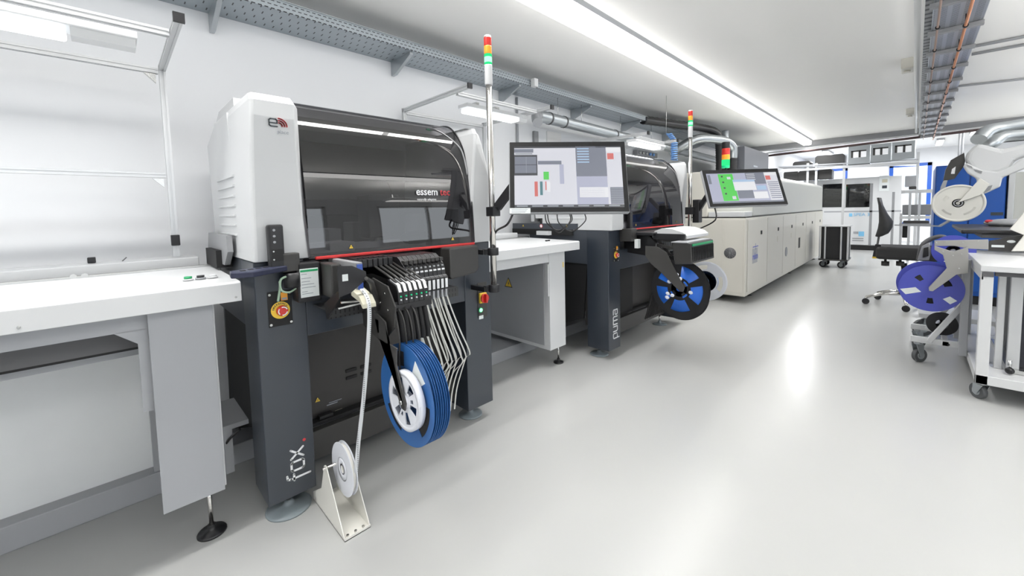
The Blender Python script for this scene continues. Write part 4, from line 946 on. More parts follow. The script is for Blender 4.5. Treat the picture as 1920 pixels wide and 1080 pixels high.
for i in range(n):
    a = x0 + 0.06 + i * Ld
    dd = MB().box(a + 0.008, a + Ld - 0.008, yf - 0.006, yf - 0.0001, 0.14, 1.03).build('door', 'cream', t, 0.003)
    MB().box(a + Ld * 0.62, a + Ld * 0.62 + 0.07, yf - 0.010, yf - 0.006, 0.82, 0.87).build('latch', 'blackm', dd, 0.003)
    if i in (1, 2): MB().box(a + Ld * 0.60, a + Ld * 0.60 + 0.025, yf - 0.0075, yf - 0.006, 0.66, 0.74).build('yellow_label', 'tapeyellow', dd)
MB().cyl((x0 + 2.15, yf - 0.006, 0.46), (x0 + 2.15, yf - 0.011, 0.46), 0.075, 24).build('fan_grille', 'mgrey', t)
MB().box(x0 + 3.1, x0 + 3.22, yf - 0.012, yf - 0.005, 0.44, 0.62).build('socket_plate', 'char', t, 0.004)
g = MB().lathe((x0 - 0.001, 1.60, 0.62), [(0.001, -0.004), (0.068, -0.004), (0.070, 0.0), (0.001, 0.0)], 'x').build('fan_grille', 'dgrey', t)
for a in range(0, 180, 30): MB().bar((x0 - 0.006, 1.60 - 0.066 * math.cos(math.radians(a)), 0.62 - 0.066 * math.sin(math.radians(a))), (x0 - 0.006, 1.60 + 0.066 * math.cos(math.radians(a)), 0.62 + 0.066 * math.sin(math.radians(a))), 0.002, 0.002 if a != 90 else 0.006).build('grille_bar', 'mgrey' if a != 90 else 'lgrey', g)
MB().box(x0 - 0.004, x0, yf + 0.025, yf + 0.235, 0.13, 1.03).build('end_door', 'cream', t, 0.003)
MB().box(x0 - 0.004, x0, yf + 0.26, 2.24, 0.13, 1.03).build('end_door', 'cream', t, 0.003)
MB().box(x0 + 0.28, x0 + 0.50, yf - 0.0075, yf - 0.006, 0.47, 0.66).build('logo_plate', 'lgrey', t)
text('rehm', 0.115, (x0 + 0.27, yf - 0.008, 0.52), t, 'inkblue', bold=0.003)
MB().box(x0 + 0.28, x0 + 0.52, yf - 0.009, yf - 0.0075, 0.672, 0.685).box(x0 + 0.40, x0 + 0.405, yf - 0.009, yf - 0.0075, 0.64, 0.72).build('logo_bar', 'inkblue', t)
for a, b in ((x0 + 0.25, 1.9), (x0 + 0.6, yf + 0.12), (x0 + 3.0, yf + 0.12), (x1 - 0.3, yf + 0.12), (x0 + 0.25, yf + 0.40)): foot(t, a, b, 0.1, 0.05, 'black')
MB().box(x0 + 0.6, x1, yf + 0.3, 2.2, 0.05, 0.09).build('underframe', 'char', t)
# signal light on the oven
k = thing('oven_signal_light', 'stubby signal light on a short post above the oven', 'signal light', (6.33, 1.95, 1.66))
MB().cyl((6.33, 1.95, 1.66), (6.33, 1.95, 1.76), 0.016, 12).build('post', 'black', k)
stack_light(k, 6.33, 1.95, 1.75, 0.052, [(0.0, 0.035, 'lgreend', 'base'), (0.035, 0.12, 'lgreen', 'green_light'), (0.12, 0.19, 'lorange', 'amber_light'), (0.19, 0.28, 'lred', 'red_light'), (0.28, 0.37, 'black', 'buzzer')])
# exhaust
k = thing('extractor_unit', 'dark grey box standing on top of the oven lid', 'extractor', (7.9, 2.0, 1.68))
MB().box(7.05, 8.5, 1.90, 2.25, 1.69, 2.13).build('housing', mat('anthracite sheet', (0.085, 0.09, 0.105), 0.45), k, 0.004)
MB().box(7.55, 7.78, 1.897, 1.90, 1.84, 1.865).build('nameplate', 'inkgrey', k)
def hose(pts, r, m, label, n=8, rib=0.0):
    P_ = smooth_path(pts, 14)
    rr = [r + (rib if i % 2 else 0) for i in range(len(P_))]
    return tag(MB().tube(P_, rr, 16).build('duct', m), label, 'duct')
hose([(6.85, 2.20, 1.68), (6.85, 2.20, 1.95), (6.80, 2.20, 2.2), (6.65, 2.2, 2.34), (6.3, 2.3, 2.38), (5.6, 2.42, 2.36), (4.9, 2.5, 2.33)], 0.052, 'black', 'black flexible hose rising from the oven and bending to the wall', rib=0.006)
hose([(6.98, 2.05, 1.68), (6.98, 2.05, 1.95)], 0.07, 'black', 'black duct sleeve standing on the oven beside the grey box', rib=0.005)
hose([(6.98, 2.05, 1.95), (6.98, 2.05, 2.10), (6.85, 2.10, 2.2), (6.5, 2.2, 2.22), (6.2, 2.3, 2.2), (6.05, 2.42, 2.12), (6.0, 2.62, 2.0)], 0.068, 'zinc', 'silver duct with a bend leading from the oven sleeve to the wall')
hose([(7.6, 2.35, 1.68), (7.6, 2.35, 2.2), (7.6, 2.35, CEIL)], 0.055, 'zinc', 'upright silver duct rising beside the grey box to the ceiling')
# wall duct
k = thing('spiral_duct', 'silver spiral duct running along the left wall above the machines', 'duct', (5, 2.5, 2.05))
MB().cyl((2.90, 2.53, 2.09), (8.2, 2.53, 2.02), 0.055, 20).build('duct_pipe', 'zinc', k)
for x in (3.05, 3.28, 4.25, 5.3, 6.4): MB().cyl((x, 2.53, 2.09 - (x - 2.9) * 0.0132), (x + 0.02, 2.53, 2.09 - (x - 2.9) * 0.0132), 0.060, 20).build('clamp_ring', 'dgrey', k)
MB().tube(smooth_path([(2.95, 2.53, 2.09), (2.85, 2.50, 2.08), (2.75, 2.42, 2.03), (2.70, 2.36, 1.97)]), 0.045, 14).build('elbow', 'lgrey', k)
for x in (3.2, 3.6, 4.4, 5.2): MB().cyl((x, 2.53, 2.1), (x, 2.53, 2.31), 0.003, 6).build('hanger_rod', 'steel', k)
MB().tube([(2.83, 2.735, 2.29), (2.83, 2.735, 1.2)], 0.012, 8).build('wall_conduit', 'lgrey', k)
tag(MB().box(3.28, 3.52, 2.742, 2.748, 1.86, 2.03).build('wall_notice', 'poster'), 'white notice sheet on the wall above the near monitor', 'poster')
tag(MB().box(3.06, 3.12, 2.72, 2.748, 1.88, 2.0).build('wall_bracket', 'mgrey'), 'small grey bracket on the wall left of the white notice', 'bracket')
k = thing('coiled_air_hose', 'coiled blue air hose hanging by the wall before the oven', 'hose', (4.6, 2.05, 1.7))
c = at(1262, 262, 1, 2.05)
pts = [(c.x - 0.12 + 0.03 * math.sin(i * .9) + i * 0.0045, c.y + 0.03 * math.cos(i * .9), c.z + 0.06 - 0.002 * i) for i in range(28)] + [(c.x + 0.03 + 0.035 * math.sin(i * .8), c.y + 0.035 * math.cos(i * .8), c.z + 0.0 - 0.0032 * i) for i in range(75)]
MB().tube(pts, 0.007, 6).build('coil', 'coil', k)
MB().cyl((pts[0][0], pts[0][1], pts[0][2]), (pts[0][0], pts[0][1], CEIL), 0.003, 6).build('hanger_wire', 'steel', k)

k = thing('valve_unit', 'small grey valve manifold with pale blue fittings behind the second machine hood', 'valve', (4.6, 2.6, 1.85))
a, b = at(1190, 281, 1, 2.72), at(1228, 297, 1, 2.72)
MB().box(a.x, b.x, 2.68, 2.745, b.z, a.z).build('manifold', 'mgrey', k, 0.005)
for i in range(5): MB().cyl((a.x + 0.06 + i * 0.1, 2.68, (a.z + b.z) / 2), (a.x + 0.06 + i * 0.1, 2.66, (a.z + b.z) / 2), 0.02, 10).build('fitting', 'coil' if i > 2 else 'steel', k)

# ------------------------------------------------------------------ overhead lamp frames over the conveyors
def prof(p, q, s=0.024):
    """slotted aluminium profile bar"""
    p, q = Vector(p), Vector(q); d = (q - p).normalized(); u = Vector((0, 0, 1)) if abs(d.z) < 0.8 else Vector((1, 0, 0)); a = d.cross(u).normalized(); b = a.cross(d)
    m = MB(); sec = []
    for k_ in range(4):
        an = k_ * PI / 2; ca, sa = math.cos(an), math.sin(an)
        for x, y in ((-.5, -.5), (-.14, -.5), (-.14, -.36), (.14, -.36), (.14, -.5)): sec.append((x * ca - y * sa, x * sa + y * ca))
    m.loft([[c_ + a * x * s + b * y * s for x, y in sec] for c_ in (p, q)])
    return m
def lamp_frame(xa, xb, ya, yb_, z, z0, label, zmid=None, lamps=None, upr=True):
    t = thing('lamp_frame', label, 'frame', ((xa + xb) / 2, ya, z0))
    if upr:
        for x in (xa, xb): prof((x, ya, z0), (x, ya, z + 0.015)).build('upright', 'alu', t)
    for x in (xa, xb):
        prof((x, ya + 0.01, z), (x, yb_, z)).build('arm', 'alu', t)
        MB().box(x - 0.016, x + 0.016, yb_ - 0.012, yb_, z - 0.016, z + 0.016).build('end_cap', 'black', t)
    prof((xa + 0.015, ya, z - 0.015), (xb - 0.015, ya, z - 0.015)).build('rear_bar', 'alu', t)
    prof((xa + 0.015, yb_ + 0.14, z - 0.01), (xb - 0.015, yb_ + 0.14, z - 0.01)).build('front_bar', 'alu', t)
    if zmid: prof((xa + 0.015, ya, zmid), (xb - 0.015, ya, zmid), 0.022).build('middle_bar', 'alu', t)
    return t
f1 = lamp_frame(-1.0, 0.204, 2.45, 1.80, 1.885, 1.021, 'aluminium frame standing behind the near conveyor, carrying a lamp', zmid=1.40)
MB().box(0.188, 0.220, 2.425, 2.452, 1.075, 1.125).build('clamp_block', 'black', f1, 0.003)
MB().poly('y', [(0.18, 1.385), (0.14, 1.385), (0.18, 1.345)], 2.44, 2.46).build('corner_bracket', 'steel', f1)
MB().poly('y', [(0.18, 1.855), (0.14, 1.855), (0.18, 1.815)], 2.44, 2.46).build('corner_bracket', 'steel', f1)
f2 = lamp_frame(1.58, 2.36, 2.69, 1.925, 1.961, 0.1, 'aluminium lamp frame above the middle conveyor, behind the tall signal pole')
f3 = lamp_frame(3.55, 4.20, 2.35, 1.76, 1.89, 1.65, 'aluminium lamp frame above the second machine with a bright lamp', upr=False)
def bench_lamp(x0, x1, y, z, label, fr, e):
    t = thing('bench_lamp', label, 'lamp', ((x0 + x1) / 2, y, z))
    MB().box(x0, x1, y - 0.05, y + 0.05, z, z + 0.025).build('housing', 'white', t, 0.004)
    MB().box(x0 + 0.02, x0 + (x1 - x0) * 0.84, y - 0.045, y + 0.045, z - 0.03, z).build('diffuser', 'lampc', t, 0.008)
    MB().poly('x', [(y - 0.04, z), (y + 0.04, z), (y + 0.03, z - 0.026), (y - 0.03, z - 0.026)], x0 + (x1 - x0) * 0.85, x1 - 0.005).build('end_cover', 'white', t)
    MB().box((x0 + x1) / 2 - 0.02, (x0 + x1) / 2 + 0.02, y - 0.02, y + 0.02, z + 0.025, z + 0.05).box(x0 + 0.1, x0 + 0.13, y - 0.02, y + 0.02, z + 0.025, z + 0.05).build('hanger', 'steel', t)
    area('lamp_light', ((x0 + x1) / 2 - 0.08, y, z - 0.04), (0, 0, -1), (x1 - x0) * 0.8, 0.08, e, (0.93, 0.97, 1))
    return t
bench_lamp(-0.95, 0.10, 1.94, 1.815, 'white tube lamp hanging in the aluminium frame at the top left', f1, 3.5)
bench_lamp(1.71, 2.31, 2.16, 1.90, 'bright tube lamp in the frame above the middle conveyor', f2, 2)
bench_lamp(3.55, 4.20, 1.93, 1.835, 'bright slanting tube lamp above the second machine', f3, 3)

# ------------------------------------------------------------------ right side: white table cart
def caster(parent, x, y, zt, r=0.05, ang=0.0, m='rubber'):
    d = Vector((math.cos(ang), math.sin(ang), 0)); s_ = Vector((-d.y, d.x, 0)); c_ = Vector((x, y, r)) + d * r * 0.35
    k_ = MB().cyl(c_ - s_ * 0.013, c_ + s_ * 0.013, r, 24).build('caster', m, parent)
    f_ = MB().cyl(c_ - s_ * 0.0145, c_ + s_ * 0.0145, r * 0.55, 20).cyl((x, y, zt - 0.02), (x, y, zt), 0.022, 14)
    for q in (-1, 1):
        o = s_ * 0.019 * q
        f_.loft([[Vector((x, y, zt - 0.018)) + o * 0.9 + d * a + Vector((0, 0, b)) for a, b in ((-.03, 0), (.03, 0))] + [c_ + o + d * 0.014 + Vector((0, 0, -0.012)), c_ + o - d * 0.014 + Vector((0, 0, -0.012))],
                 [Vector((x, y, zt - 0.018)) + o * 1.05 + d * a + Vector((0, 0, b)) for a, b in ((-.03, 0), (.03, 0))] + [c_ + o * 1.15 + d * 0.014 + Vector((0, 0, -0.012)), c_ + o * 1.15 - d * 0.014 + Vector((0, 0, -0.012))]])
    f_.build('caster_fork', 'zinc', k_)
    return k_
t = thing('white_cart', 'white steel table cart on casters at the right edge, feeders inside', 'cart', (4.0, -0.7, 0))
cx0, cx1, cy0, cy1 = 3.60, 4.72, -1.35, -0.285
MB().box(cx0 - 0.003, cx1, cy0, cy1 + 0.002, 0.785, 0.820).build('top', 'white', t, 0.003)
for x, y in ((cx0, cy1 - 0.05), (cx1 - 0.05, cy1 - 0.05), (cx0, cy0), (cx1 - 0.05, cy0)):
    MB().box(x, x + 0.045, y, y + 0.05, 0.11, 0.785).build('leg', 'white', t, 0.003)
MB().box(cx0, cx1, cy0, cy1, 0.11, 0.165).build('bottom_tray', 'white', t, 0.003)
MB().box(cx0 - 0.004, cx0, cy1 - 0.0495, cy1 - 0.006, 0.755, 0.784).build('corner_plate', 'dgrey', t)
MB().box(cx0 + 0.05, cx0 + 0.09, cy0, cy1 - 0.06, 0.755, 0.778).build('inner_rail', 'dgrey', t)
MB().box(cx0, cx1, cy1 - 0.012, cy1 - 0.002, 0.735, 0.785).build('side_rail', 'white', t, 0.002)
caster(t, 3.66, -0.315, 0.11, 0.045, 0.6); caster(t, 4.66, -0.32, 0.11, 0.045, 2.4); caster(t, 3.66, -1.3, 0.11, 0.045, 0.3); caster(t, 4.66, -1.3, 0.11, 0.045, 0.3)
fr = thing('feeder_rack', 'dark ribbed feeder magazine standing inside the white cart', 'rack', (3.9, -0.7, 0.165))
MB().box(3.82, 4.5, -0.80, -0.462, 0.19, 0.75).build('magazine', 'mesh_panel', fr, 0.004)
MB().box(3.80, 3.83, -0.405, -0.372, 0.166, 0.775).build('post', 'alu', fr, 0.003)
MB().box(3.78, 3.81, -0.468, -0.418, 0.166, 0.775).build('post', 'alu', fr, 0.003)
MB().box(3.9, 3.93, -0.36, -0.335, 0.166, 0.775).build('post', 'lgrey', fr, 0.003)
MB().box(3.74, 4.5, -0.80, -0.42, 0.167, 0.19).build('base_rail', 'steel', fr)
kb = MB().cyl((3.72, -0.425, 0.19), (3.72, -0.425, 0.25), 0.008, 12).build('lever', 'steel', fr)
MB().sphere((3.71, -0.425, 0.19), 0.02).build('knob', 'black', kb)

# ------------------------------------------------------------------ reel trolley behind the cart
t = thing('reel_trolley', 'white wheeled trolley with diagonal brace carrying the violet reels', 'trolley', (4.2, -0.2, 0))
MB().box(4.10, 4.15, -0.282, -0.242, 0.13, 0.80).build('post', 'lgrey', t, 0.003)
MB().box(4.6, 4.65, -0.282, -0.242, 0.13, 0.80).build('post', 'lgrey', t, 0.003)
for x in (4.2, 4.62):
    MB().box(x, x + 0.03, -0.28, -0.005, 0.155, 0.198).build('base_arm', 'white', t, 0.003)
    caster(t, x + 0.03, -0.045, 0.155, 0.05, -0.7)
    MB().bar((x + 0.015, -0.10, 0.17), (x + 0.015, -0.275, 0.50), 0.03, 0.045, up=(1, 0, 0)).build('brace', 'white', t, 0.003)
for a, b in ((-0.105, 0.178), (-0.125, 0.20), (-0.20, 0.172)): MB().cyl((4.198, a, b), (4.2, a, b), 0.007, 8).build('bolt', 'blackm', t)
MB().box(4.2, 4.65, -0.20, -0.17, 0.16, 0.19).build('cross_rail', 'lgrey', t)
# feeder bracket on top (perforated grey plate with the long arm)
k = thing('reel_bracket', 'light grey perforated bracket with slanted arm over the violet reel', 'bracket', (4.08, -0.2, 0.6))
PL = mat('pale bracket steel', (0.36, 0.355, 0.34), 0.4, 0.35)
MB().poly('x', [at(1752, 451, 0, 4.06)[1:], at(1853, 449, 0, 4.06)[1:], at(1853, 468, 0, 4.06)[1:], at(1815, 466, 0, 4.06)[1:], at(1790, 461, 0, 4.06)[1:], at(1752, 461, 0, 4.06)[1:]], 4.05, 4.07).build('top_plate', PL, k, 0.002)
MB().poly('x', [at(u, v, 0, 4.04)[1:] for u, v in ((1752, 461), (1787, 472), (1815, 463), (1816, 495), (1815, 512), (1793, 515), (1749, 546), (1742, 545), (1741, 539), (1775, 503), (1768, 478), (1752, 468))], 4.03, 4.05).build('arm_plate', PL, k, 0.002)
for u, v in ((1756, 455), (1773, 454), (1806, 454), (1835, 452), (1768, 471), (1787, 479), (1803, 476), (1798, 503), (1771, 490)):
    q = at(u, v, 0, 4.028); MB().cyl(q, q - Vector((0.004, 0, 0)), 0.004, 8).build('bolt', 'steel', k)
W4 = [(0.42, 0.66, a, a + 24) for a in (38, 142, 258)]
r1 = reel('violet_reel', 'large violet blue reel with two white labels on the white trolley', 'reel', (4.105, -0.095, 0.584), 0.165, 0.012, 0.02, 'violet', 'violet', W4, None, 'blackm', 0, 0.68)
MB().poly('x', [(0.155, -0.022), (0.075, 0.0), (0.045, -0.03), (0.125, -0.058)], -0.0112, -0.0102).build('reel_label', 'paper', r1, 0, True)
MB().poly('x', [(-0.062, -0.068), (-0.095, -0.045), (-0.130, -0.072), (-0.098, -0.10)], -0.0112, -0.0102).build('reel_label', 'paper', r1, 0, True)
c = copy_tree(r1); c.location = (4.19, -0.08, 0.602); c['label'] = 'violet blue reel directly behind the labelled one on the trolley'; c.rotation_euler = (1, 0, 0)
for ch in kids(c):
    if ch.name.startswith('reel_label'): bpy.data.objects.remove(ch)
c = reel('violet_reel', 'violet blue reel higher up, half hidden behind the bracket', 'reel', tuple(at(1787, 470, 0, 4.45)), 0.115, 0.04, 0.02, 'violet', 'lgrey', W4, None, 'lgrey', 0.5, 0.7)
k = thing('grey_reel_arm', 'grey curved reel holder beside the office chair seat', 'bracket', tuple(at(1735, 470, 0, 4.5)))
q = [at(u, v, 0, 4.5) for u, v in ((1722, 487), (1728, 462), (1742, 449), (1762, 443), (1775, 446))]
MB().tube(smooth_path(q), 0.014, 8).tube(smooth_path([p_ + Vector((0.03, -0.01, -0.004)) for p_ in q]), 0.012, 8).build('curved_rail', 'dgrey', k)
MB().poly('x', [at(u, v, 0, 4.45)[1:] for u, v in ((1720, 488), (1728, 462), (1742, 455), (1746, 470), (1742, 488))], 4.45, 4.47).build('holder_plate', 'mgrey', k, 0.003)
MB().poly('x', [at(u, v, 0, 4.44)[1:] for u, v in ((1730, 483), (1732, 465), (1741, 463), (1741, 480))], 4.435, 4.45).build('dark_slot', 'blackm', k, 0.003)
# lower wheels behind: black reel and casters
k = reel('black_reel', 'black reel with white hub low on the trolley behind the brace', 'reel', tuple(at(1766, 607, 0, 4.42)), 0.085, 0.035, 0.03, 'black', 'reelwhite', [(.2, .4, 0, 60)], None, 'blackm', 0, 0.8)
q = at(1736, 612, 0, 5.1)
k = thing('machine_chassis', 'white chassis rail on a grey castor behind the reel trolley', 'chassis', (q.x, q.y, 0))
caster(k, q.x, q.y, 0.17, 0.075, 2.2)
MB().box(q.x - 0.05, q.x + 0.4, q.y - 0.4, q.y + 0.05, 0.17, 0.21).build('chassis_rail', 'white', k, 0.004)

# ------------------------------------------------------------------ rear side machine with the blue cabinet
t = thing('black_worktop', 'black padded work surface above the white cart at the right edge', 'worktop', (4.6, -0.6, 0.95))
y0_ = at(1802, 440, 0, 4.5).y
MB().box(4.5, 5.6, -1.6, y0_, 0.955, 0.985).build('top', 'black', t, 0.008)
MB().box(4.52, 5.6, -1.6, y0_ - 0.1, 0.925, 0.955).build('edge_rail', 'dgrey', t, 0.004)
MB().poly('x', [at(u, v, 0, 4.4)[1:] for u, v in ((1855, 452), (1920, 440), (1920, 440), (1896, 472), (1853, 470))], 4.4, 4.43).build('wedge_plate', 'char', t, 0.002)
for (u0, v0, u1, v1, m) in ((1859, 459, 1883, 464, 'paper'),):
    a, b = at(u0, v0, 0, 4.398), at(u1, v1, 0, 4.398); MB().box(4.392, 4.398, b.y, a.y, b.z, a.z).build('label', m, t)
q = at(1896, 453, 0, 4.398); MB().sphere(q, (0.004, 0.020, 0.010), 14).build('oval_label', 'paper', t)
for x in (4.9, 5.5): MB().box(x, x + 0.06, -0.75, -0.69, 0.0, 0.925).build('leg', 'dgrey', t)
tag(MB().poly('x', [at(u, v, 0, 4.35)[1:] for u, v in ((1893, 430), (1920, 398), (1960, 352), (1960, 470), (1896, 471), (1920, 441))], 4.34, 4.36).build('white_gusset', 'offwhite', bevel=0.003), 'white triangular side plate cut by the right picture edge', 'panel')
t = thing('blue_cabinet', 'tall glossy blue cabinet behind the white plastic hood at right', 'cabinet', (7.2, -0.5, 0))
MB().box(7.0, 7.9, -0.705, -0.16, 0.10, 1.62).build('carcass', 'cabblue', t, 0.01)
MB().box(6.985, 7.0, -0.695, -0.44, 0.15, 1.60).build('door', 'cabblue', t, 0.004)
MB().box(6.985, 7.0, -0.43, -0.17, 0.15, 1.60).build('door', 'cabblue', t, 0.004)
MB().box(6.98, 7.9, -0.76, -0.715, 0.0, 1.56).build('side_frame', 'alu', t, 0.004)
MB().box(7.0, 7.9, -1.6, -0.76, 0.0, 1.50).build('grey_wing', 'creamd', t, 0.004)
MB().box(7.02, 7.88, -0.70, -0.17, 0.0, 0.10).build('plinth', 'blackm', t)
MB().box(6.981, 6.985, -0.69, -0.60, 1.03, 1.065).build('dark_label', 'ink', t)
k = thing('plastic_bag', 'crumpled white bag with red print lying on the black worktop', 'bag', tuple(at(1880, 428, 0, 5.3)))
q = at(1875, 424, 0, 5.2)
MB().sphere((5.25, q.y - 0.05, 1.01), (0.12, 0.14, 0.035)).build('bag', 'lgrey', k)
MB().sphere((5.2, q.y + 0.06, 1.025), (0.015, 0.025, 0.014)).build('red_print', 'inkred', k)

# white plastic hood and reel above
t = thing('white_arm_machine', 'white plastic moulded hood and arm with a round white reel at right', 'machine', (5.1, -0.5, 1.3))
X_ = 5.05
def pl(pts, x_, th, nm, m, bv=0.02, par=None): return MB().poly('x', [tuple(at(u, v, 0, x_)[1:]) for u, v in pts], x_, x_ + th).build(nm, m, par or t, bv, seg=3)
pl([(1810, 300), (1815, 285), (1832, 268), (1850, 272), (1880, 280), (1920, 270), (1950, 262), (1950, 285), (1905, 300), (1895, 315), (1875, 325), (1850, 328), (1825, 320)], X_, 0.16, 'hood', 'white', 0.03)
pl([(1806, 312), (1812, 305), (1840, 318), (1870, 322), (1895, 312), (1915, 298), (1950, 285), (1950, 305), (1900, 325), (1880, 333), (1876, 350), (1850, 362), (1838, 366), (1833, 360), (1832, 335), (1815, 325)], X_ - 0.03, 0.05, 'moulded_arm', 'white', 0.012)
pl([(1842, 355), (1850, 350), (1861, 347), (1857, 356), (1845, 362)], X_ - 0.034, 0.005, 'arm_slot', 'mgrey', 0)
pl([(1812, 308), (1822, 312), (1824, 316), (1814, 312)], X_ - 0.034, 0.005, 'arm_slot', 'mgrey', 0)
pl([(1826, 317), (1842, 321), (1840, 326), (1828, 321)], X_ - 0.034, 0.005, 'arm_slot', 'mgrey', 0)
pl([(1793, 381), (1800, 376), (1838, 334), (1856, 345), (1845, 360), (1838, 366)], X_ - 0.06, 0.02, 'slanted_arm', 'offwhite', 0.004)
pl([(1769, 338), (1773, 318), (1783, 300), (1808, 286), (1810, 302), (1807, 312), (1790, 335), (1768, 340)], X_ + 0.05, 0.05, 'dark_bracket', 'char', 0.004)
pl([(1785, 317), (1792, 312), (1790, 326), (1783, 326)], X_ + 0.045, 0.006, 'bracket_window', 'inkwhite', 0)
pl([(1764, 350), (1770, 337), (1777, 338), (1770, 360), (1760, 372)], X_ + 0.05, 0.03, 'strut', 'lgrey', 0.004)
rc = at(1796, 381, 0, 5.03)
rr = reel('white_reel', 'round white reel held out on the white moulded arm', 'reel', tuple(rc), 0.155, 0.035, 0.03, 'offwhite', 'offwhite', [(.60, .70, 200, 250), (.60, .70, 290, 330), (.45, .6, 20, 45), (.45, .60, 130, 150)], None, 'offwhite', 0, 0.97)
MB().lathe((0, 0, 0), [(0.138, -0.019), (0.155, -0.019), (0.155, -0.015), (0.138, -0.015), (0.138, -0.019)], 'x', 48).build('rim', 'offwhite', rr, 0, True)
MB().lathe((0, 0, 0), [(0.02, -0.022), (0.028, -0.022), (0.028, -0.015), (0.02, -0.015), (0.02, -0.022)], 'x', 24).build('hub_ring', 'lgrey', rr, 0, True)
MB().bar(at(1790, 408, 0, 5.1), at(1762, 424, 0, 5.3), 0.015, 0.015).bar(at(1762, 424, 0, 5.3), at(1678, 422, 0, 5.5), 0.012, 0.012).build('support_rod', 'lgrey', t)
# silver ducts to the hood
def sduct(pts, r, lab): hose([tuple(at(u, v, 0, x_)) for u, v, x_ in pts], r, 'zinc', lab)
sduct([(1835, 262, 5.6), (1850, 247, 5.7), (1880, 240, 5.8), (1960, 228, 5.9)], 0.055, 'upper silver duct reaching the white hood at the right edge')
sduct([(1846, 280, 5.5), (1862, 268, 5.5), (1885, 256, 5.6), (1960, 250, 5.7)], 0.045, 'lower silver duct reaching the white hood at the right edge')
tag(MB().box(5.8, 5.86, -1.2, at(1882, 262, 0, 5.8).y, at(1882, 262, 0, 5.8).z - 0.02, at(1882, 262, 0, 5.8).z + 0.01).build('black_rail', 'blackm'), 'thin black rail under the silver ducts at the right edge', 'rail')
for u in (1800, 1806):
    q = at(u, 250, 0, 12.6); tag(MB().cyl((q.x, q.y, 2.0), (q.x, q.y, FC), 0.018, 8).build('drop_conduit', 'lgrey'), 'thin grey vertical conduit dropping from the ceiling before the far wall', 'pipe', 'vertical conduits before the far wall')

# ------------------------------------------------------------------ office chair
t = thing('office_chair', 'black office chair with mesh back and chrome star base in the aisle', 'chair', (6.45, 0.12, 0))
bz = [at(u, v, 0, 6.3) for u, v in ((1646, 371), (1650, 390), (1664, 405), (1675, 421), (1672, 435), (1660, 443), (1646, 443))]
Rg = []
prof_f = [(1646, 370, 1651, 371), (1649, 385, 1655, 384), (1650, 400, 1664, 402), (1650, 415, 1675, 418), (1648, 428, 1674, 428), (1645, 437, 1668, 438), (1643, 443, 1656, 443)]
for u0, v0, u1, v1 in prof_f:
    a, b = at(u0, v0, 0, 6.3), at(u1, v1, 0, 6.3); z = (a.z + b.z) / 2
    Rg.append([(6.18, a.y - 0.01, z), (6.3, a.y + 0.01, z), (6.62, a.y + 0.01, z), (6.74, a.y - 0.01, z), (6.74, (a.y + b.y) / 2, z), (6.6, b.y + 0.01, z), (6.3, b.y + 0.01, z), (6.18, (a.y + b.y) / 2, z)])
bk = MB().loft(Rg, smooth=True).build('backrest', 'mesh', t)
s0_, s1_ = at(1643, 470, 0, 6.3), at(1762, 470, 0, 6.3)
MB().box(6.20, 6.72, s1_.y, s0_.y, at(1700, 487, 0, 6.3).z, at(1700, 464, 0, 6.3).z).build('seat', 'mesh', t, 0.03, seg=3)
MB().poly('x', [at(u, v, 0, 6.28)[1:] for u, v in ((1635, 484), (1641, 458), (1652, 459), (1650, 484))], 6.28, 6.34).build('back_hinge', 'black', t, 0.004)
MB().bar(at(1648, 443, 0, 6.3), at(1645, 460, 0, 6.3), 0.015, 0.02).build('back_rod', 'dgrey', t)
q = at(1640, 483, 0, 6.275); MB().box(6.270, 6.28, q.y - 0.02, q.y + 0.02, q.z - 0.01, q.z + 0.01).build('adjust_knob', 'yellow', t)
bc = Vector((6.45, 0.07, 0))
MB().cyl((bc.x, bc.y, 0.13), (bc.x, bc.y, 0.50), 0.026, 16).build('gas_column', 'steel', t)
for u in (1660, 1688): 
    q = at(u, 490, 0, 6.3); MB().cyl((6.3, q.y, q.z + 0.03), (6.3, q.y, q.z), 0.012, 10).cyl((6.3, q.y, q.z), (6.3, q.y, q.z - 0.05), 0.035, 14).build('lever', 'char', t)
ends = [at(1617, 560, 2, 0.06), at(1684, 575, 2, 0.06)]
import math as _m
a0 = _m.atan2(ends[0].y - bc.y, ends[0].x - bc.x)
for i in range(5):
    a = a0 + i * 2 * PI / 5; e = bc + Vector((math.cos(a) * 0.34, math.sin(a) * 0.34, 0))
    MB().tube([bc + Vector((0, 0, 0.15)), bc + Vector((math.cos(a) * 0.17, math.sin(a) * 0.17, 0.135)), e + Vector((0, 0, 0.085))], [0.028, 0.02, 0.014], 10).build('base_arm', 'chrome', t)
    k = MB().cyl(e + Vector((-0.02, 0, 0.034)), e + Vector((0.022, 0, 0.034)), 0.034, 16).build('castor', 'black', t)
    MB().cyl(e + Vector((0, 0, 0.05)), e + Vector((0, 0, 0.09)), 0.008, 8).build('castor_pin', 'steel', k)

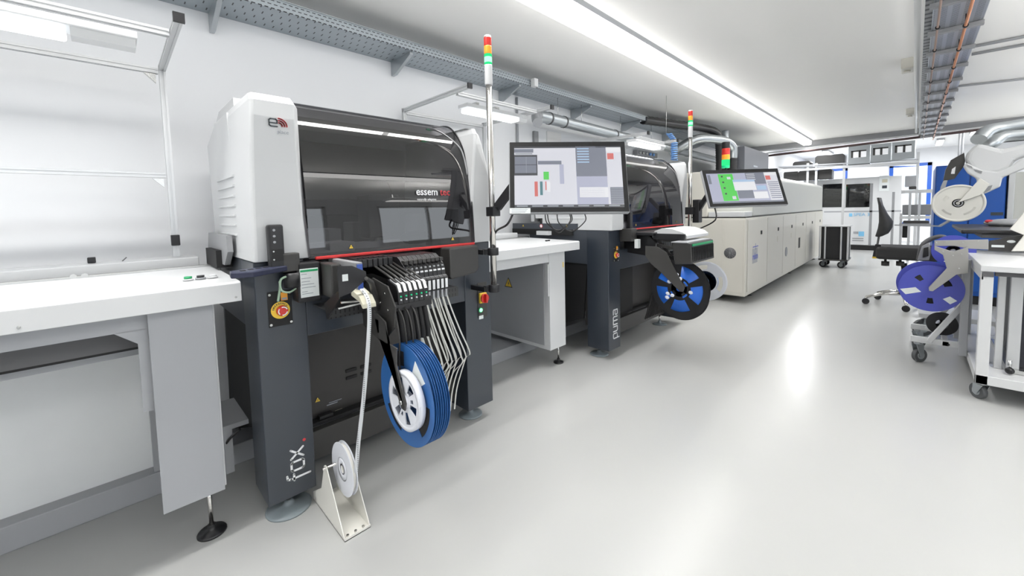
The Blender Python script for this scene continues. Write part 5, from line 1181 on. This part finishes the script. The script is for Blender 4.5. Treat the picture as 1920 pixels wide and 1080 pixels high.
# ------------------------------------------------------------------ black trolley at the end of the oven
t = thing('black_trolley', 'black wheeled bin cart with silver edges parked beside the oven end', 'cart', (9.75, 1.05, 0))
MB().box(9.5, 10.0, 0.86, 1.24, 0.17, 0.78).build('bin', 'blackm', t, 0.01)
for y in (0.835, 0.93, 1.165, 1.245): MB().box(9.485, 9.5, y, y + 0.025, 0.165, 0.785).build('edge_profile', 'alu', t, 0.003)
for x in (9.62, 9.9): MB().box(x, x + 0.03, 0.845, 0.86, 0.165, 0.785).build('edge_profile', 'alu', t, 0.003)
MB().box(9.48, 10.02, 0.83, 1.27, 0.775, 0.79).build('top_frame', 'alu', t)
MB().box(9.48, 10.02, 0.84, 1.27, 0.14, 0.17).build('base_frame', 'char', t)
for x, y in ((9.56, 0.92), (9.56, 1.19), (9.94, 0.92), (9.94, 1.19)): caster(t, x, y, 0.14, 0.06, 1.2, 'black')

# ------------------------------------------------------------------ far test machine
X_ = 13.6
t = thing('test_machine', 'white test machine with two dark windows at the far end of the aisle', 'machine', (14.2, 1.2, 0))
yl, yr, ym = at(1535, 400, 0, X_).y, at(1690, 400, 0, X_).y, at(1632, 400, 0, X_).y
MB().box(X_, X_ + 1.4, yr, 2.2, 0.12, 1.85).build('body', 'white', t, 0.02)
MB().box(X_ - 0.01, X_ + 1.3, yr + 0.05, 2.2, 0.0, 0.12).build('plinth', 'blackm', t)
def fp(u0, v0, u1, v1, nm, m, dx=0.006, par=None, bv=0.0):
    a, b = at(u0, v0, 0, X_), at(u1, v1, 0, X_)
    return MB().box(X_ - dx, X_ - dx + 0.006, b.y, a.y, b.z, a.z).build(nm, m, par or t, bv)
for (u0, u1) in ((1543, 1580), (1586, 1630)):
    wi = fp(u0, 346, u1, 388, 'window', mat('dark machine interior', (0.035, 0.036, 0.04), 0.4), 0.004)
    fp(u0 + 3, 363, u1 - 5, 366, 'inner_rail', 'mgrey', 0.008, wi); fp(u0 + 2, 374, u1 - 2, 378, 'inner_rail', 'dgrey', 0.008, wi); fp(u0 + 8, 352, u1 - 10, 353, 'inner_lamp', 'lgrey', 0.008, wi)
    fp(u0, 346, u1, 388, 'glass', 'smoke', 0.014, wi)
fp(1580.5, 344, 1582, 389, 'frame_post', 'alu', 0.02); fp(1583.5, 344, 1585.5, 389, 'frame_post', 'alu', 0.02)
sg = fp(1649, 330, 1667, 358, 'notice', 'paper', 0.008)
fp(1654, 348, 1663, 353, 'notice_print', 'ink', 0.010, sg)
fp(1654, 336, 1664, 342, 'notice_mark', 'tapeyellow', 0.010, sg)
fp(1632, 344, 1633, 463, 'panel_seam', 'mgrey', 0.001); fp(1673, 360, 1674, 463, 'panel_seam', 'mgrey', 0.001); fp(1545, 396, 1690, 397, 'panel_seam', 'lgrey', 0.001)
q = at(1600, 405, 0, X_ - 0.008)
text('SPEA 3', 0.11, (q.x, q.y, q.z), t, 'skyblue', rot='left', name='name_lettering')
fp(1592, 400, 1598, 406, 'logo_square', 'skyblue', 0.008)
fp(1600, 434, 1609, 438, 'small_print', 'lgrey', 0.008); fp(1610, 434, 1620, 443, 'blue_label', 'skyblue', 0.008)
for v in (446, 450): fp(1598, v, 1619, v + 2, 'vent_strip', 'mgrey', 0.008)

# shelf of crates and conduit boxes above it
X_ = 13.0
t = thing('overhead_rack', 'aluminium rack of rails above the far test machine', 'rack', (13.2, 1.2, 1.86))
def seg3(u0, v0, u1, v1, nm, m, w_=0.05, x_=13.0, par=None): return MB().bar(at(u0, v0, 0, x_), at(u1, v1, 0, x_), w_, w_).build(nm, m, par or t)
seg3(1460, 322, 1722, 303, 'rail', 'alu'); seg3(1460, 313, 1722, 299, 'rail', 'lgrey', 0.03)
for u, z0 in ((1515, 0), (1531, 0), (1583, 0), (1722, 0)):
    q = at(u, 306 if u < 1700 else 285, 0, 13.05); MB().box(13.03, 13.07, q.y - 0.025, q.y + 0.025, z0, q.z).build('post', 'alu', t)
a, b = at(1462, 313.5, 0, 13.1), at(1718, 306.5, 0, 13.1)
MB().poly('x', [(a.y, a.z), (b.y, b.z), (b.y, b.z - 0.02), (a.y, a.z - 0.02)], 13.0, 13.6).build('shelf', 'lgrey', t)
def crate(u0, v0, u1, v1, lab, m='char'):
    a, b = at(u0, v0, 0, 13.25), at(u1, v1, 0, 13.25)
    if v1 > 330: b.z = 1.851
    else:
        s0q, s1q = at(1462, 313.5, 0, 13.1), at(1718, 306.5, 0, 13.1); b.z = s0q.z + (s1q.z - s0q.z) * ((a.y + b.y) / 2 - s0q.y) / (s1q.y - s0q.y) + 0.002
    k_ = MB().poly('x', [(a.y, a.z - 0.04), (a.y - 0.04, a.z), (b.y + 0.04, a.z), (b.y, a.z - 0.04), (b.y, b.z), (a.y, b.z)], 13.2, 13.6)
    return tag(k_.build('crate', m, bevel=0.01), lab, 'crate')
crate(1529, 293, 1584, 306.5, 'black lidded crate on the rack left of the grey boxes')
crate(1487, 304, 1520, 313, 'low black case on the rack above the oven end')
crate(1470, 322, 1497, 334, 'black case hanging low at the left end of the rack')
crate(1497, 321, 1530, 336, 'black bin under the rack, second from its left end')
crate(1533, 318, 1560, 336, 'black bin under the rack beside the blue window frame')
for i, (u0, u1, lab) in enumerate(((1590, 1631, 'left one'), (1632, 1671, 'middle one'), (1672, 1716, 'right one'))):
    a, b = at(u0, 275 - i * 4, 0, 12.95), at(u1, 306 - i * 4.5, 0, 12.95)
    k = thing('fan_box', 'grey ventilation box with two openings on the rack, ' + lab, 'box', (13.0, (a.y + b.y) / 2, b.z))
    MB().box(12.95, 13.35, b.y, a.y, b.z, a.z).build('housing', 'zinc', k, 0.01)
    for f_ in (0.32, 0.66):
        yy = a.y + (b.y - a.y) * f_; MB().box(12.945, 12.95, yy - 0.07, yy + 0.07, b.z + 0.16, b.z + 0.33).build('opening', 'inkwhite', k)
        MB().box(12.94, 12.945, yy + 0.03, yy + 0.07, b.z + 0.16, b.z + 0.33).box(12.94, 12.945, yy - 0.07, yy + 0.07, b.z + 0.30, b.z + 0.33).build('opening_rim', 'char', k)

# far bench behind the chair
t = thing('packing_bench', 'white framed bench with shelves between the test machine and blue cabinet', 'bench', (11.5, -0.1, 0))
x_ = 11.5
def s4(u0, v0, u1, v1, nm, m, w_=0.045): return MB().bar(at(u0, v0, 0, x_), at(u1, v1, 0, x_), w_, w_).build(nm, m, t)
s4(1686, 408, 1765, 407, 'bench_top', 'white', 0.06); s4(1686, 421, 1765, 421, 'rail', 'lgrey')
for u in (1690, 1707, 1725, 1750):
    q = at(u, 360 if u > 1690 else 400, 0, x_); MB().box(q.x - 0.02, q.x + 0.02, q.y - 0.02, q.y + 0.02, 0, q.z).build('post', 'alu', t)
s4(1686, 461, 1725, 464, 'rail', 'white')
a, b = at(1692, 384, 0, 11.6), at(1757, 403, 0, 11.6); MB().box(11.6, 11.9, b.y, a.y, b.z, a.z).build('grey_panel', 'mgrey', t, 0.01)
a, b = at(1693, 414, 0, 11.45), at(1742, 419, 0, 11.45); MB().box(11.45, 11.8, b.y, a.y, b.z, a.z).build('parts_tray', 'char', t, 0.01)
a, b = at(1692, 424, 0, 11.6), at(1702, 446, 0, 11.6); MB().box(11.6, 11.9, b.y, a.y, b.z, a.z).build('black_case', 'blackm', t, 0.01)
k = thing('small_screen', 'small grey screen on the bench right of the test machine', 'monitor', tuple(at(1708, 358, 0, 11.8)))
a, b = at(1697, 330, 0, 11.8), at(1718, 350, 0, 11.8); MB().box(11.8, 11.86, b.y, a.y, b.z, a.z).build('screen', 'lgrey', k, 0.01)
a, b = at(1704, 350, 0, 11.8), at(1718, 355, 0, 11.8); MB().box(11.78, 11.9, b.y, a.y, b.z, a.z).build('stand', 'char', k, 0.01)
a = at(1690, 357, 0, 11.7); b = at(1752, 360, 0, 11.7)
tag(MB().box(11.6, 11.9, b.y, a.y, b.z - 0.01, a.z).build('wall_shelf', 'white'), 'white shelf carrying the small grey screen at the far end', 'shelf')
